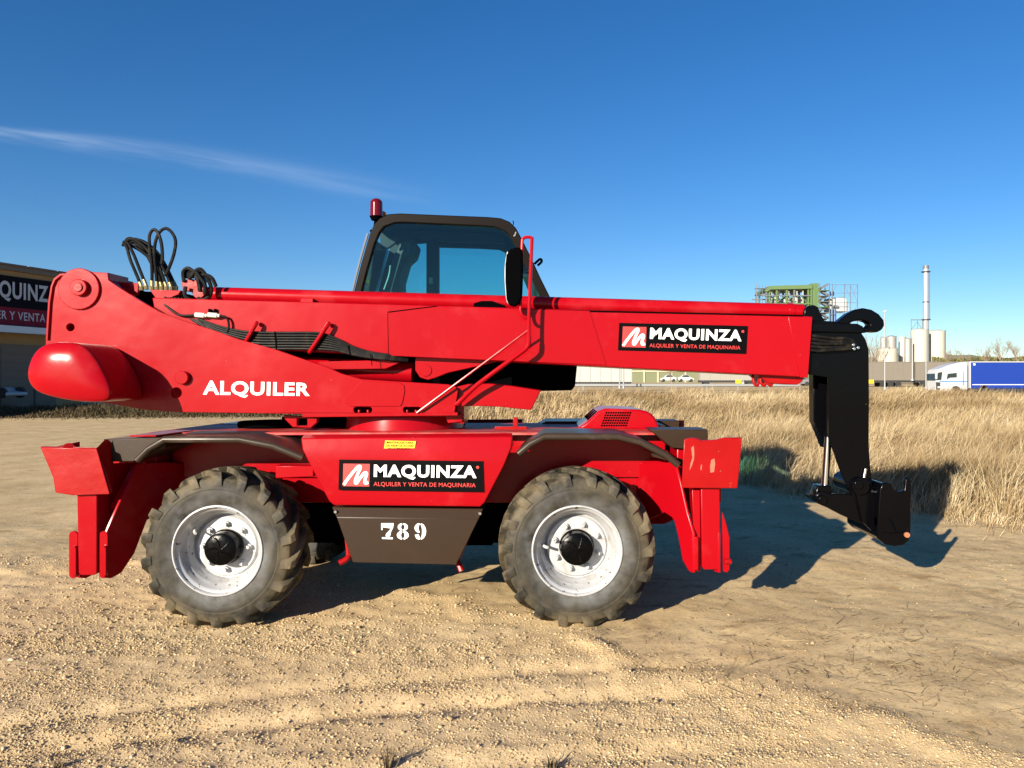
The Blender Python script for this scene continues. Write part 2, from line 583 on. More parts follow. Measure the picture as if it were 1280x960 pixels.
class MB:
    def __init__(s):
        s.v, s.f = [], []

    def raw(s, v, f):
        k = len(s.v)
        s.v += [Vector(x) for x in v]
        s.f += [tuple(i + k for i in x) for x in f]
        return s

    def box(s, x0, x1, y0, y1, z0, z1):
        return s.raw([(x0, y0, z0), (x1, y0, z0), (x1, y1, z0), (x0, y1, z0), (x0, y0, z1), (x1, y0, z1), (x1, y1, z1), (x0, y1, z1)],
                     [(0, 3, 2, 1), (4, 5, 6, 7), (0, 1, 5, 4), (1, 2, 6, 5), (2, 3, 7, 6), (3, 0, 4, 7)])

    def prism(s, pts, vec):
        """polygon (3D points) swept along vec"""
        n = len(pts)
        vec = Vector(vec)
        a = [Vector(p) for p in pts]
        return s.raw(a + [p + vec for p in a], [tuple(range(n)), tuple(range(2 * n - 1, n - 1, -1))] + [(i, i + n, (i + 1) % n + n, (i + 1) % n) for i in range(n)])

    def loft(s, a, b):
        n = len(a)
        return s.raw(list(a) + list(b), [tuple(range(n)), tuple(range(2 * n - 1, n - 1, -1))] + [(i, i + n, (i + 1) % n + n, (i + 1) % n) for i in range(n)])

    def holed(s, outer, holes, vec):
        vec = Vector(vec)
        loops = [[Vector(p) for p in outer]] + [[Vector(p) for p in h] for h in holes]
        flat = [p for lp in loops for p in lp]
        tri = tessellate_polygon(loops)
        n = len(flat)
        f = [tuple(t) for t in tri] + [tuple(i + n for i in reversed(t)) for t in tri]
        k = 0
        for lp in loops:
            m_ = len(lp)
            f += [(k + i, k + i + n, k + (i + 1) % m_ + n, k + (i + 1) % m_) for i in range(m_)]
            k += m_
        return s.raw(flat + [p + vec for p in flat], f)

    def cyl(s, p0, p1, r0, r1=None, n=20, cap=True):
        p0, p1 = Vector(p0), Vector(p1)
        r1 = r0 if r1 is None else r1
        d = (p1 - p0).normalized()
        u = d.orthogonal().normalized()
        w = d.cross(u)
        a = [p0 + (u * math.cos(2 * PI * i / n) + w * math.sin(2 * PI * i / n)) * r0 for i in range(n)]
        b = [p1 + (u * math.cos(2 * PI * i / n) + w * math.sin(2 * PI * i / n)) * r1 for i in range(n)]
        f = [(i, (i + 1) % n, (i + 1) % n + n, i + n) for i in range(n)]
        if cap:
            f += [tuple(range(n - 1, -1, -1)), tuple(range(n, 2 * n))]
        return s.raw(a + b, f)

    def tube(s, pts, r, n=8, sub=6, smooth=True, flat_y=1.0):
        P = [Vector(p) for p in pts]
        if smooth and len(P) > 2:
            Q = []
            for i in range(len(P) - 1):
                p0 = P[i - 1] if i else P[i] * 2 - P[i + 1]
                p1, p2 = P[i], P[i + 1]
                p3 = P[i + 2] if i + 2 < len(P) else P[i + 1] * 2 - P[i]
                for k in range(sub):
                    t = k / sub
                    Q.append(0.5 * ((2 * p1) + (p2 - p0) * t + (2 * p0 - 5 * p1 + 4 * p2 - p3) * t * t + (3 * p1 - p0 - 3 * p2 + p3) * t ** 3))
            Q.append(P[-1])
            P = Q
        V, Fc = [], []
        d0 = (P[1] - P[0]).normalized()
        u = d0.orthogonal().normalized()
        for i, p in enumerate(P):
            d = (P[min(i + 1, len(P) - 1)] - P[max(i - 1, 0)]).normalized()
            u = (u - d * u.dot(d)).normalized()
            w = d.cross(u)
            rr = r(i / (len(P) - 1)) if callable(r) else r
            for k in range(n):
                o_ = (u * math.cos(2 * PI * k / n) + w * math.sin(2 * PI * k / n)) * rr
                o_.y *= flat_y
                V.append(p + o_)
        for i in range(len(P) - 1):
            for k in range(n):
                Fc.append((i * n + k, i * n + (k + 1) % n, (i + 1) * n + (k + 1) % n, (i + 1) * n + k))
        Fc.append(tuple(range(n - 1, -1, -1)))
        Fc.append(tuple(range((len(P) - 1) * n, len(P) * n)))
        return s.raw(V, Fc)

    def revolve(s, prof, n=64, close=True):
        """prof: (r, y) pairs turned about the Y axis"""
        V, Fc = [], []
        m_ = len(prof)
        for i in range(n):
            a = 2 * PI * i / n
            V += [(r * math.cos(a), y, r * math.sin(a)) for r, y in prof]
        for i in range(n):
            j = (i + 1) % n
            for k in range(m_ if close else m_ - 1):
                q = (k + 1) % m_
                Fc.append((i * m_ + k, j * m_ + k, j * m_ + q, i * m_ + q))
        return s.raw(V, Fc)

    def build(s, name, m, parent=None, **kw):
        return add(name, s.v, s.f, m, parent, **kw)


def poly(pts, Y):
    return [W(x, y, Y) for x, y in pts]


def slab(name, pts, Y, th, m, parent, bevel=0.005, holes=(), **kw):
    b = MB()
    if holes:
        b.holed(poly(pts, Y), [poly(h, Y) for h in holes], (0, th, 0))
    else:
        b.prism(poly(pts, Y), (0, th, 0))
    return b.build(name, m, parent, bevel=bevel, **kw)


def circ(cx, cy, r, n=18):
    return [(cx + r * math.cos(2 * PI * i / n), cy + r * math.sin(2 * PI * i / n)) for i in range(n)]


def rrect(x0, y0, x1, y1, r, n=4):
    out = []
    for cx, cy, a0 in ((x1 - r, y0 + r, -90), (x1 - r, y1 - r, 0), (x0 + r, y1 - r, 90), (x0 + r, y0 + r, 180)):
        for i in range(n + 1):
            a = R(a0 + 90 * i / n)
            out.append((cx + r * math.cos(a), cy + r * math.sin(a)))
    return out


def disc(name, cx, cy, rpx, Y, th, m, parent, bevel=0.003, n=28):
    c = W(cx, cy, Y)
    return MB().cyl(c, c + Vector((0, th, 0)), rpx / S(Y), n=n).build(name, m, parent, bevel=bevel)


def text_mesh(body, offset=0.0, spacing=1.0):
    cu = bpy.data.curves.new('lettering', 'FONT')
    cu.body = body
    cu.offset = offset
    cu.space_character = spacing
    cu.resolution_u = 4
    o = bpy.data.objects.new('lettering', cu)
    COL.objects.link(o)
    bpy.context.view_layer.update()
    me = o.to_mesh()
    v = np.array([w.co[:2] for w in me.vertices])
    f = [tuple(p.vertices) for p in me.polygons]
    o.to_mesh_clear()
    bpy.data.objects.remove(o)
    bpy.data.curves.remove(cu)
    v = (v - v.min(0)) / (v.max(0) - v.min(0))
    return v, f


def letter_quad(name, body, quad, m, parent, offset=0.0, spacing=1.0):
    """flat print: body stretched over quad = 3D corners (bottom left, bottom right, top right, top left)"""
    v, f = text_mesh(body, offset, spacing)
    a, b, c, d = [Vector(q) for q in quad]
    V = [a * ((1 - x) * (1 - y)) + b * (x * (1 - y)) + c * (x * y) + d * ((1 - x) * y) for x, y in v]
    me = add(name, V, f, m, parent, smooth=0)
    # all print faces look the way the quad does
    nrm = (b - a).cross(d - a)
    for p in me.data.polygons:
        if p.normal.dot(nrm) < 0:
            p.flip()
    return me


def smoothstep(a, b, x):
    t = np.clip((x - a) / (b - a), 0, 1)
    return t * t * (3 - 2 * t)


def vnoise(x, y, seed=0):
    xi, yi = np.floor(x).astype(np.int64), np.floor(y).astype(np.int64)
    fx, fy = x - xi, y - yi
    fx, fy = fx * fx * (3 - 2 * fx), fy * fy * (3 - 2 * fy)

    def h(a, b):
        q = (a * 374761393 + b * 668265263 + seed * 974634223) & 0x7FFFFFFF
        q = ((q ^ (q >> 13)) * 1274126177) & 0x7FFFFFFF
        q = (q ^ (q >> 16)) & 0xFFFFF
        return q / 0xFFFFF
    return (h(xi, yi) * (1 - fx) + h(xi + 1, yi) * fx) * (1 - fy) + (h(xi, yi + 1) * (1 - fx) + h(xi + 1, yi + 1) * fx) * fy


def fbm(x, y, octs=4, seed=0):
    s, a, t = 0, 0.5, 0
    for k in range(octs):
        s = s + a * vnoise(x * 2 ** k + 17.3 * k, y * 2 ** k - 9.1 * k, seed + k)
        t += a
        a *= 0.5
    return s / t


GZ = -0.04


def foot_line(x):
    return np.interp(x, [-60, -3, 0, 1.6, 3.0, 4.6, 6.2, 9, 60], [28, 27, 25, 19.5, 15.0, 11.8, 10.2, 9.3, 8.6])


def gravel_amount(x, y):
    """1 on the loose gravel of the foreground and the left, 0 on the packed dirt to the right"""
    edge = np.interp(x, [-30, -4.2, -0.9, 0.3, 0.95, 2.1, 4, 30], [3.0, 2.2, 0.75, -0.35, -0.95, -2.05, -4, -30])
    w = (fbm(x * 1.7, y * 1.7, 3, 5) - 0.5) * 1.1
    return smoothstep(0.42, -0.42, y - edge + w) * smoothstep(9, 4, y)


def height(x, y, fine=True):
    d = y + D
    foot = foot_line(x)
    t = np.clip((d - foot) / (34 - foot), 0, 1)
    s = t * t * (3 - 2 * t)
    u = x / np.maximum(d, 1.0)
    msk = smoothstep(-0.30, -0.10, u)
    back = smoothstep(36, 62, d)
    h = 0.93 * s * msk * (1 - back) + 0.35 * back * msk + 0.5 * smoothstep(100, 118, d) * msk
    h = h + (fbm(x * 0.35, y * 0.35, 3, 2) - 0.5) * 0.10 * smoothstep(9, 16, d) * (1 - smoothstep(60, 90, d))
    near = (1 - smoothstep(13, 22, d))
    h = h + (fbm(x * 0.9, y * 0.9, 3, 3) - 0.5) * 0.055 * near
    if fine:
        ga = gravel_amount(x, y)
        h = h + (fbm(x * 9, y * 9, 3, 11) - 0.5) * (0.014 + 0.010 * ga) * near
        # faint wheel ruts sweeping across the gravel
        q = y + 1.25 - 0.16 * x + 0.035 * x * x
        for c_, dep in ((0.0, 0.034), (0.42, 0.026), (-0.75, 0.024), (-1.2, 0.02)):
            h = h - dep * np.exp(-((q - c_ + 0.05 * (fbm(x * 2, y * 0 + c_, 2, 9) - .5)) / 0.10) ** 2) * near * smoothstep(1.8, 0.2, x)
        # low windrow of loose stones where gravel meets dirt
        h = h + 0.03 * np.clip(4 * ga * (1 - ga), 0, 1) * near * fbm(x * 3, y * 3, 2, 21)
    return h + GZ


# ------------------------------------------------------------------ ground
def axis(dense0, dense1, step, far0, far1, grow=1.16):
    a = list(np.arange(dense0, dense1 + 1e-6, step))
    s, v = step, dense1
    while v < far1:
        s *= grow
        v += s
        a.append(v)
    s, v = step, dense0
    b = []
    while v > far0:
        s *= grow
        v -= s
        b.append(v)
    return np.array(b[::-1] + a)


def grid_mesh(name, xs, ys, zf, m):
    X, Y = np.meshgrid(xs, ys)
    Z = zf(X, Y)
    nx, ny = len(xs), len(ys)
    co = np.stack([X, Y, Z], -1).reshape(-1, 3)
    i = np.arange(nx * ny).reshape(ny, nx)
    q = np.stack([i[:-1, :-1], i[:-1, 1:], i[1:, 1:], i[1:, :-1]], -1).reshape(-1, 4)
    me = bpy.data.meshes.new(name)
    me.vertices.add(len(co))
    me.vertices.foreach_set('co', co.astype(np.float32).ravel())
    me.loops.add(q.size)
    me.loops.foreach_set('vertex_index', q.astype(np.int32).ravel())
    me.polygons.add(len(q))
    me.polygons.foreach_set('loop_start', (np.arange(len(q)) * 4).astype(np.int32))
    me.polygons.foreach_set('loop_total', np.full(len(q), 4, np.int32))
    me.update()
    me.validate()
    me.materials.append(m)
    me.shade_smooth()
    o = bpy.data.objects.new(name, me)
    COL.objects.link(o)
    return o, X, Y


gx = axis(-6.2, 6.6, 0.03, -3500, 3500)
gy = axis(-3.2, 4.2, 0.03, -60, 4500, 1.10)
ground, GX, GY = grid_mesh('ground', gx, gy, height, M['ground'])
ga = gravel_amount(GX, GY).astype(np.float32).ravel()
at = ground.data.attributes.new('gravel', 'FLOAT', 'POINT')
at.data.foreach_set('value', ga)
gd_ = GY + D
th_ = smoothstep(-0.2, 2.0, gd_ - foot_line(GX) + (fbm(GX * 1.5, GY * 1.5, 3, 15) - 0.5) * 2.0) * (gd_ < 36) * smoothstep(-0.32, -0.15, GX / np.maximum(gd_, 1.0))
at2 = ground.data.attributes.new('thatch', 'FLOAT', 'POINT')
at2.data.foreach_set('value', th_.astype(np.float32).ravel())
tag(ground, 'sandy dirt lot with loose gravel under and around the red machine', None, kind='structure')


def pieces_mesh(name, co, faces, tint_per_vert, m):
    """one mesh of very many small pieces; faces: (n, 3) or (n, 4)"""
    me = bpy.data.meshes.new(name)
    me.vertices.add(len(co))
    me.vertices.foreach_set('co', np.ascontiguousarray(co, np.float32).ravel())
    k = faces.shape[1]
    me.loops.add(faces.size)
    me.loops.foreach_set('vertex_index', np.ascontiguousarray(faces, np.int32).ravel())
    me.polygons.add(len(faces))
    me.polygons.foreach_set('loop_start', (np.arange(len(faces)) * k).astype(np.int32))
    me.polygons.foreach_set('loop_total', np.full(len(faces), k, np.int32))
    me.update()
    a = me.attributes.new('tint', 'FLOAT', 'POINT')
    a.data.foreach_set('value', np.ascontiguousarray(tint_per_vert, np.float32))
    me.materials.append(m)
    o = bpy.data.objects.new(name, me)
    COL.objects.link(o)
    return o


def ico():
    bm = bmesh.new()
    bmesh.ops.create_icosphere(bm, subdivisions=1, radius=1)
    v = np.array([x.co[:] for x in bm.verts])
    f = np.array([[y.index for y in x.verts] for x in bm.faces])
    bm.free()
    return v, f


def scatter_gravel(n, zone):
    iv, jf = ico()
    d = zone['d0'] * (zone['d1'] / zone['d0']) ** rng.random(n * 2)
    u = rng.uniform(zone['u0'], zone['u1'], n * 2)
    x, y = u * d, d - D
    p = gravel_amount(x, y)
    patch = 0.35 + 0.65 * smoothstep(0.38, 0.62, fbm(x * 1.3, y * 1.3, 3, 33))
    edge_boost = np.clip(4 * p * (1 - p), 0, 1)
    keep = rng.random(n * 2) < np.clip((p * patch + 0.5 * edge_boost) * zone['k'] + 0.02, 0, 1)
    x, y = x[keep][:n], y[keep][:n]
    m_ = len(x)
    r = np.clip(rng.lognormal(math.log(zone['r']), 0.42, m_), 0.0018, 0.016)
    z = height(x, y) + r * 0.25
    sc = np.stack([r * rng.uniform(0.8, 1.4, m_), r * rng.uniform(0.8, 1.3, m_), r * rng.uniform(0.5, 0.9, m_)], -1)
    v = iv[None] * (1 + rng.uniform(-0.28, 0.28, (m_, len(iv), 1)))
    v = v * sc[:, None, :]
    a = rng.random(m_) * 2 * PI
    ca, sa = np.cos(a)[:, None], np.sin(a)[:, None]
    vx = v[..., 0] * ca - v[..., 1] * sa
    vy = v[..., 0] * sa + v[..., 1] * ca
    co = np.stack([vx + x[:, None], vy + y[:, None], v[..., 2] + z[:, None]], -1).reshape(-1, 3)
    f = (jf[None] + (np.arange(m_) * len(iv))[:, None, None]).reshape(-1, 3)
    return co, f, np.repeat(np.clip(rng.normal(0.5, 0.24, m_) - 0.25 * (p[keep][:n] < 0.3), 0, 1), len(iv))


co1, f1, t1 = scatter_gravel(84000, dict(d0=3.2, d1=5.6, u0=-0.92, u1=0.85, k=0.95, r=0.0033))
co2, f2, t2 = scatter_gravel(46000, dict(d0=5.2, d1=10.0, u0=-0.92, u1=0.85, k=0.85, r=0.0044))
gr = pieces_mesh('gravel', np.concatenate([co1, co2]), np.concatenate([f1, f2 + len(co1)]), np.concatenate([t1, t2]), M['stone'])
tag(gr, 'loose pale gravel scattered over the dirt in front of the machine', 'gravel', kind='stuff')


def blades(x, y, z, h, w, lean, tint, droop=0.5):
    """curved tapering blades, five vertices each"""
    n = len(x)
    a = rng.random(n) * 2 * PI
    wx, wy = np.cos(a) * w, np.sin(a) * w
    lx, ly = lean
    base = np.stack([x, y, z - 0.02], -1)
    mid = np.stack([x + lx * 0.35, y + ly * 0.35, z + h * 0.55], -1)
    tip = np.stack([x + lx, y + ly, z + h * (1 - droop * (lx ** 2 + ly ** 2) / np.maximum(h, .05) ** 2 * 0.5)], -1)
    wv = np.stack([wx, wy, np.zeros(n)], -1)
    co = np.stack([base - wv, base + wv, mid + wv * 0.75, mid - wv * 0.75, tip], 1).reshape(-1, 3)
    k = (np.arange(n) * 5)[:, None, None]
    f = (np.array([[0, 1, 2], [0, 2, 3], [3, 2, 4]])[None] + k).reshape(-1, 3)
    return co, f, np.repeat(tint, 5)


def grass_field():
    n_t = 17500
    d = 9.0 * (37.0 / 9.0) ** rng.random(n_t * 3)
    u = rng.uniform(-0.24, 0.96, n_t * 3)
    x = u * d
    foot = foot_line(x) + (fbm(x * 0.8, d * 0.8, 2, 41) - 0.5) * 1.6
    dens = 0.10 + 0.90 * smoothstep(0.36, 0.58, fbm(x * 0.8, d * 0.8, 3, 43))
    ok = (d > foot) & (rng.random(len(d)) < dens * smoothstep(-0.4, 3.2, d - foot + 0.4))
    x, d = x[ok][:n_t], d[ok][:n_t]
    per = 13
    xt = np.repeat(x, per)
    dt = np.repeat(d, per)
    n = len(xt)
    sp = 0.10 + 0.004 * dt
    xb = xt + rng.normal(0, 1, n) * sp
    db = dt + rng.normal(0, 1, n) * sp
    tall = 0.40 + 1.15 * fbm(xb * 0.9, db * 0.7, 3, 47) ** 1.3 + 0.45 * smoothstep(4.0, 6.5, xb) * smoothstep(22, 12, db)
    h = rng.uniform(0.20, 0.66, n) * tall * smoothstep(-0.2, 2.2, db - foot_line(xb) + 0.7) + 0.06
    wdt = 0.0022 + 0.00042 * db
    lean = (h * (0.30 + 0.38 * rng.normal(0.4, 0.9, n)), h * 0.4 * rng.normal(0.0, 0.8, n))
    tint = np.clip(0.36 + 0.22 * rng.normal(0, 1, n) + 1.35 * (fbm(xb * 0.5, db * 0.35, 3, 51) - 0.5), 0, 0.94)
    green = (rng.random(n) < 0.006) & (fbm(xb * 0.6, db * 0.6, 2, 53) > 0.55)
    tint = np.where(green, 1.0, tint)
    z = height(xb, db - D, False)
    return blades(xb, db - D, z, h, wdt, lean, tint)


def tall_clumps():
    n_t = 1300
    x = rng.uniform(2.4, 12.5, n_t)
    d = foot_line(x) + rng.gamma(1.5, 2.2, n_t) - 0.75
    per = 34
    xt, dt = np.repeat(x, per), np.repeat(d, per)
    n = len(xt)
    size = np.repeat(rng.uniform(0.35, 1.0, n_t) * smoothstep(-1.0, 1.0, d - foot_line(x)), per)
    xb = xt + rng.normal(0, 1, n) * 0.11
    db = dt + rng.normal(0, 1, n) * 0.11
    h = rng.uniform(0.40, 1.10, n) * size + 0.05
    side = np.repeat(rng.normal(0.55, 0.30, n_t), per)
    lean = (h * (side + rng.normal(0, 0.30, n)), h * rng.normal(0.0, 0.35, n))
    tint = np.clip(np.repeat(rng.normal(0.56, 0.27, n_t), per) + rng.normal(0, 0.12, n), 0, 0.94)
    return blades(xb, db - D, height(xb, db - D, False), h, rng.uniform(0.0026, 0.0062, n), lean, tint)


def fringe():
    """thin short straw running out onto the dirt"""
    n = 9000
    x = rng.uniform(0.8, 11, n)
    d = foot_line(x) - rng.gamma(1.3, 0.55, n) + 0.3 + (fbm(x * 1.2, x * 0, 2, 81) - 0.5) * 1.2
    h = rng.uniform(0.04, 0.22, n)
    lean = (h * rng.normal(0.5, 0.9, n), h * rng.normal(0, 0.9, n))
    ok = fbm(x * 1.6, d * 1.6, 2, 83) > 0.47
    x, d, h = x[ok], d[ok], h[ok]
    lean = (lean[0][ok], lean[1][ok])
    return blades(x, d - D, height(x, d - D, False), h, np.full(len(x), 0.004), lean, np.clip(rng.normal(0.55, 0.25, len(x)), 0, 0.94))


parts_ = [grass_field(), tall_clumps(), fringe()]
off_, cs_, fs_ = 0, [], []
for c_, f_, _t in parts_:
    cs_.append(c_)
    fs_.append(f_ + off_)
    off_ += len(c_)
co, f, t = np.concatenate(cs_), np.concatenate(fs_), np.concatenate([q_[2] for q_ in parts_])
gs = pieces_mesh('dry_grass', co, f, t, M['straw'])
tag(gs, 'tall dry golden grass covering the bank behind the machine', 'grass', kind='stuff')


def weeds():
    n = 70000
    x = rng.uniform(-40, -12, n)
    c_ = 41.5 + 0.10 * (x + 30)
    d = c_ + rng.normal(0, 1, n) * 1.7
    h = rng.uniform(0.15, 0.75, n) * (0.45 + 0.9 * fbm(x * 0.8, d * 0.8, 3, 61)) * np.exp(-((d - c_) / 2.4) ** 2) + 0.05
    lean = (h * rng.normal(0.1, 0.5, n), h * rng.normal(0, 0.5, n))
    return blades(x, d - D, height(x, d - D, False), h, np.full(n, 0.022), lean, np.clip(rng.normal(0.45, 0.25, n), 0, 1))


co, f, t = weeds()
tag(pieces_mesh('roadside_weeds', co, f, t, M['weed']), 'dark weeds along the far edge of the dirt lot before the warehouse', 'weeds', kind='stuff')


def stalks():
    """dead stalks and straw lying on the packed dirt"""
    n = 2600
    cx = np.concatenate([rng.normal(1.7, 1.2, n // 2), rng.uniform(-1.0, 5.5, n - n // 2)])
    cy = np.concatenate([rng.normal(-0.75, 0.5, n // 2), rng.uniform(-2.0, 4.5, n - n // 2)])
    ok = (gravel_amount(cx, cy) < 0.75)
    cx, cy = cx[ok], cy[ok]
    n = len(cx)
    a = rng.uniform(-1.6, 1.9, n)
    ln = rng.lognormal(math.log(0.032), 0.8, n).clip(0.008, 0.45)
    wd = rng.uniform(0.0006, 0.0024, n)
    z = height(cx, cy) + 0.006
    dx, dy = np.cos(a) * ln, np.sin(a) * ln
    px, py_ = -np.sin(a) * wd, np.cos(a) * wd
    up = rng.uniform(0, 0.25, n) * ln
    z2 = height(cx + dx, cy + dy) + 0.006 + up
    # three-sided stalk
    b = [np.stack([cx + px, cy + py_, z], -1), np.stack([cx - px, cy - py_, z], -1), np.stack([cx, cy, z + wd * 1.6], -1),
         np.stack([cx + dx + px * .4, cy + dy + py_ * .4, z2], -1), np.stack([cx + dx - px * .4, cy + dy - py_ * .4, z2], -1), np.stack([cx + dx, cy + dy, z2 + wd], -1)]
    co = np.stack(b, 1).reshape(-1, 3)
    f = (np.array([[0, 1, 4, 3], [1, 2, 5, 4], [2, 0, 3, 5]])[None] + (np.arange(n) * 6)[:, None, None]).reshape(-1, 4)
    return co, f, np.repeat(np.clip(rng.normal(0.45, 0.3, n), 0, 1), 6)


co, f, t = stalks()
tag(pieces_mesh('dead_stalks', co, f, t, M['litter']), 'dead stalks and straw lying on the packed dirt at the right', 'straw', kind='stuff')

# ------------------------------------------------------------------ the machine
TH = thing('telehandler', 'large red rotating telehandler with telescopic boom, dark cab and silver wheels', 'telehandler', (-1.15, MID, 0))


def sign(quad_px, Y, parent, name='sign_panel'):
    """black panel with the rental firm's logo and lettering; quad_px: bottom left, bottom right, top right, top left"""
    a, b, c, d = [W(x, y, Y) for x, y in quad_px]
    pn = MB().prism([a, b, c, d], (0, 0.004, 0)).build(name, M['sign_black'], parent, smooth=0)

    def q(u0, v0, u1, v1, dy):
        def at_(u, v):
            p = a * ((1 - u) * (1 - v)) + b * (u * (1 - v)) + c * (u * v) + d * ((1 - u) * v)
            return p + Vector((0, -dy, 0))
        return [at_(u0, v0), at_(u1, v0), at_(u1, v1), at_(u0, v1)], at_
    sq, at_ = q(0.030, 0.13, 0.213, 0.87, 0.0015)
    MB().prism(sq, (0, 0.0012, 0)).build('logo_square', M['logo_red'], pn, smooth=0)
    pts = [(0.04, 0.06), (0.20, 0.34), (0.42, 0.68), (0.58, 0.88), (0.66, 0.84), (0.56, 0.55), (0.47, 0.24), (0.52, 0.14), (0.66, 0.38), (0.82, 0.60), (0.90, 0.56), (0.84, 0.30), (0.86, 0.15), (0.97, 0.18)]
    P = [at_(0.030 + 0.183 * x, 0.13 + 0.74 * y) + Vector((0, -0.004, 0)) for x, y in pts]
    hh = (d - a).length
    MB().tube(P, lambda t_: hh * 0.048, n=10, sub=6, flat_y=0.10).build('logo_mark', M['white'], pn)
    letter_quad('lettering', 'MAQUINZA', q(0.243, 0.375, 0.955, 0.855, 0.002)[0], M['white'], pn, offset=0.038, spacing=1.10)
    letter_quad('lettering', 'ALQUILER Y VENTA DE MAQUINARIA', q(0.243, 0.125, 0.950, 0.285, 0.002)[0], M['logo_red'], pn, offset=0.008, spacing=1.06)
    c0 = q(0, 0, 1, 1, 0.0022)[1](0.962, 0.80)
    MB().cyl(c0, c0 + Vector((0, 0.001, 0)), hh * 0.05, n=14).build('registered_dot', M['logo_red'], pn, smooth=0)
    return pn


# --- wheels
def tyre_builder():
    b = MB()
    wd = 0.48
    half = [(0.318, 0.055), (0.330, 0.022), (0.345, 0.012), (0.375, -0.001), (0.395, -0.004), (0.415, -0.010), (0.445, -0.013), (0.452, -0.010), (0.458, -0.0125), (0.490, -0.004), (0.515, 0.006), (0.532, 0.020), (0.543, 0.05), (0.551, 0.10), (0.557, 0.24)]
    prof = half + [(r, wd - y) for r, y in reversed(half[:-1])]
    b.revolve(prof, 96, close=False)
    nl = 18
    for side in (0, 1):
        for k in range(nl):
            a0 = 2 * PI * (k + 0.5 * side) / nl + random.uniform(-0.01, 0.01)
            st = [(-0.012, 0.497, 0.480, 0.00, 0.050), (0.000, 0.556, 0.495, 0.02, 0.056), (0.028, 0.581, 0.515, 0.05, 0.060), (0.075, 0.585, 0.525, 0.11, 0.052),
                  (0.130, 0.590, 0.533, 0.19, 0.048), (0.190, 0.595, 0.536, 0.29, 0.046), (0.252, 0.597, 0.538, 0.39, 0.044)]
            V, Fc = [], []
            for (y, ro, ri, da, hw) in st:
                yy_ = y if side == 0 else wd - y
                an = a0 + da
                for (r_, w_) in ((ri, hw * 1.35), (ro, hw * 0.9), (ro, -hw * 0.9), (ri, -hw * 1.35)):
                    V.append((r_ * math.cos(an + w_), yy_, r_ * math.sin(an + w_)))
            m_ = len(st)
            for i in range(m_ - 1):
                for q in range(4):
                    Fc.append((i * 4 + q, i * 4 + (q + 1) % 4, (i + 1) * 4 + (q + 1) % 4, (i + 1) * 4 + q))
            Fc += [(0, 1, 2, 3), ((m_ - 1) * 4 + 3, (m_ - 1) * 4 + 2, (m_ - 1) * 4 + 1, (m_ - 1) * 4)]
            b.raw(V, Fc)
    return b


wheel = bpy.data.objects.new('wheel', None)
COL.objects.link(wheel)
wheel.parent = TH
tyre_builder().build('tyre', M['tyre'], wheel, local=True, bevel=0.009, seg=2)
rb = MB()
rb.revolve([(0.338, 0.012), (0.334, 0.004), (0.326, 0.003), (0.319, 0.010), (0.316, 0.030), (0.300, 0.040), (0.292, 0.052), (0.288, 0.085), (0.272, 0.100), (0.266, 0.112), (0.262, 0.150), (0.250, 0.165), (0.243, 0.200), (0.236, 0.205),
            (0.228, 0.190), (0.222, 0.182), (0.150, 0.180), (0.128, 0.176), (0.120, 0.180), (0.0, 0.20), (0.0, 0.26), (0.25, 0.26), (0.30, 0.36), (0.33, 0.40), (0.336, 0.2)], 72, close=False)
rb.build('rim', M['rim'], wheel, local=True, smooth=40)
hb = MB()
hb.revolve([(0.0, 0.045), (0.060, 0.045), (0.104, 0.052), (0.120, 0.062), (0.124, 0.085), (0.124, 0.150), (0.132, 0.158), (0.132, 0.185)], 40, close=False)
for k in range(5):
    a = 2 * PI * k / 5 + 0.4
    p0 = Vector((0.02 * math.cos(a), 0.044, 0.02 * math.sin(a)))
    p1 = Vector((0.095 * math.cos(a + 0.5), 0.048, 0.095 * math.sin(a + 0.5)))
    hb.tube([p0, (p0 + p1) * 0.5 + Vector((0.008, 0, 0.008)), p1], 0.006, n=6)
hb.build('hub_cap', M['hub'], wheel, local=True)
for k in range(8):
    nb = MB()
    a = 2 * PI * k / 8 + 0.2
    c = Vector((0.172 * math.cos(a), 0.0, 0.172 * math.sin(a)))
    nb.cyl(c + Vector((0, 0.182, 0)), c + Vector((0, 0.156, 0)), 0.024, n=6)
    nb.cyl(c + Vector((0, 0.157, 0)), c + Vector((0, 0.136, 0)), 0.013, n=8)
    nb.build('wheel_nut', M['rim'], wheel, local=True)
MB().cyl((0, 0.27, 0), (0, 0.46, 0), 0.275, n=32).build('brake_drum', M['matt_black'], wheel, local=True)
vb = MB()
vb.tube([(-0.235, 0.13, 0.09), (-0.225, 0.09, 0.085), (-0.205, 0.06, 0.078)], 0.011, n=8)
vb.build('valve', M['white_plastic'], wheel, local=True)


def place_wheel(x, y, ang, flipz, first=False):
    w = wheel
    if not first:
        w = wheel.copy()
        COL.objects.link(w)
        w.parent = TH
        for ch in wheel.children:
            c = ch.copy()
            COL.objects.link(c)
            c.parent = w
    w.location = Vector((x, y, 0.541)) - TH.location
    w.rotation_euler = (0, R(ang), R(flipz))
    w.scale = (1.02, 1.0, 1.02)
    return w


XL, XR = (271.5 - VX) / S(0.01), (721.5 - VX) / S(0.01)
place_wheel(XL, 0.0, 12, 0, True)
wr = place_wheel(XR, 0.0, -17, 0)
place_wheel(XL, 2 * MID, 33, 180)
place_wheel(XR, 2 * MID, 60, 180)

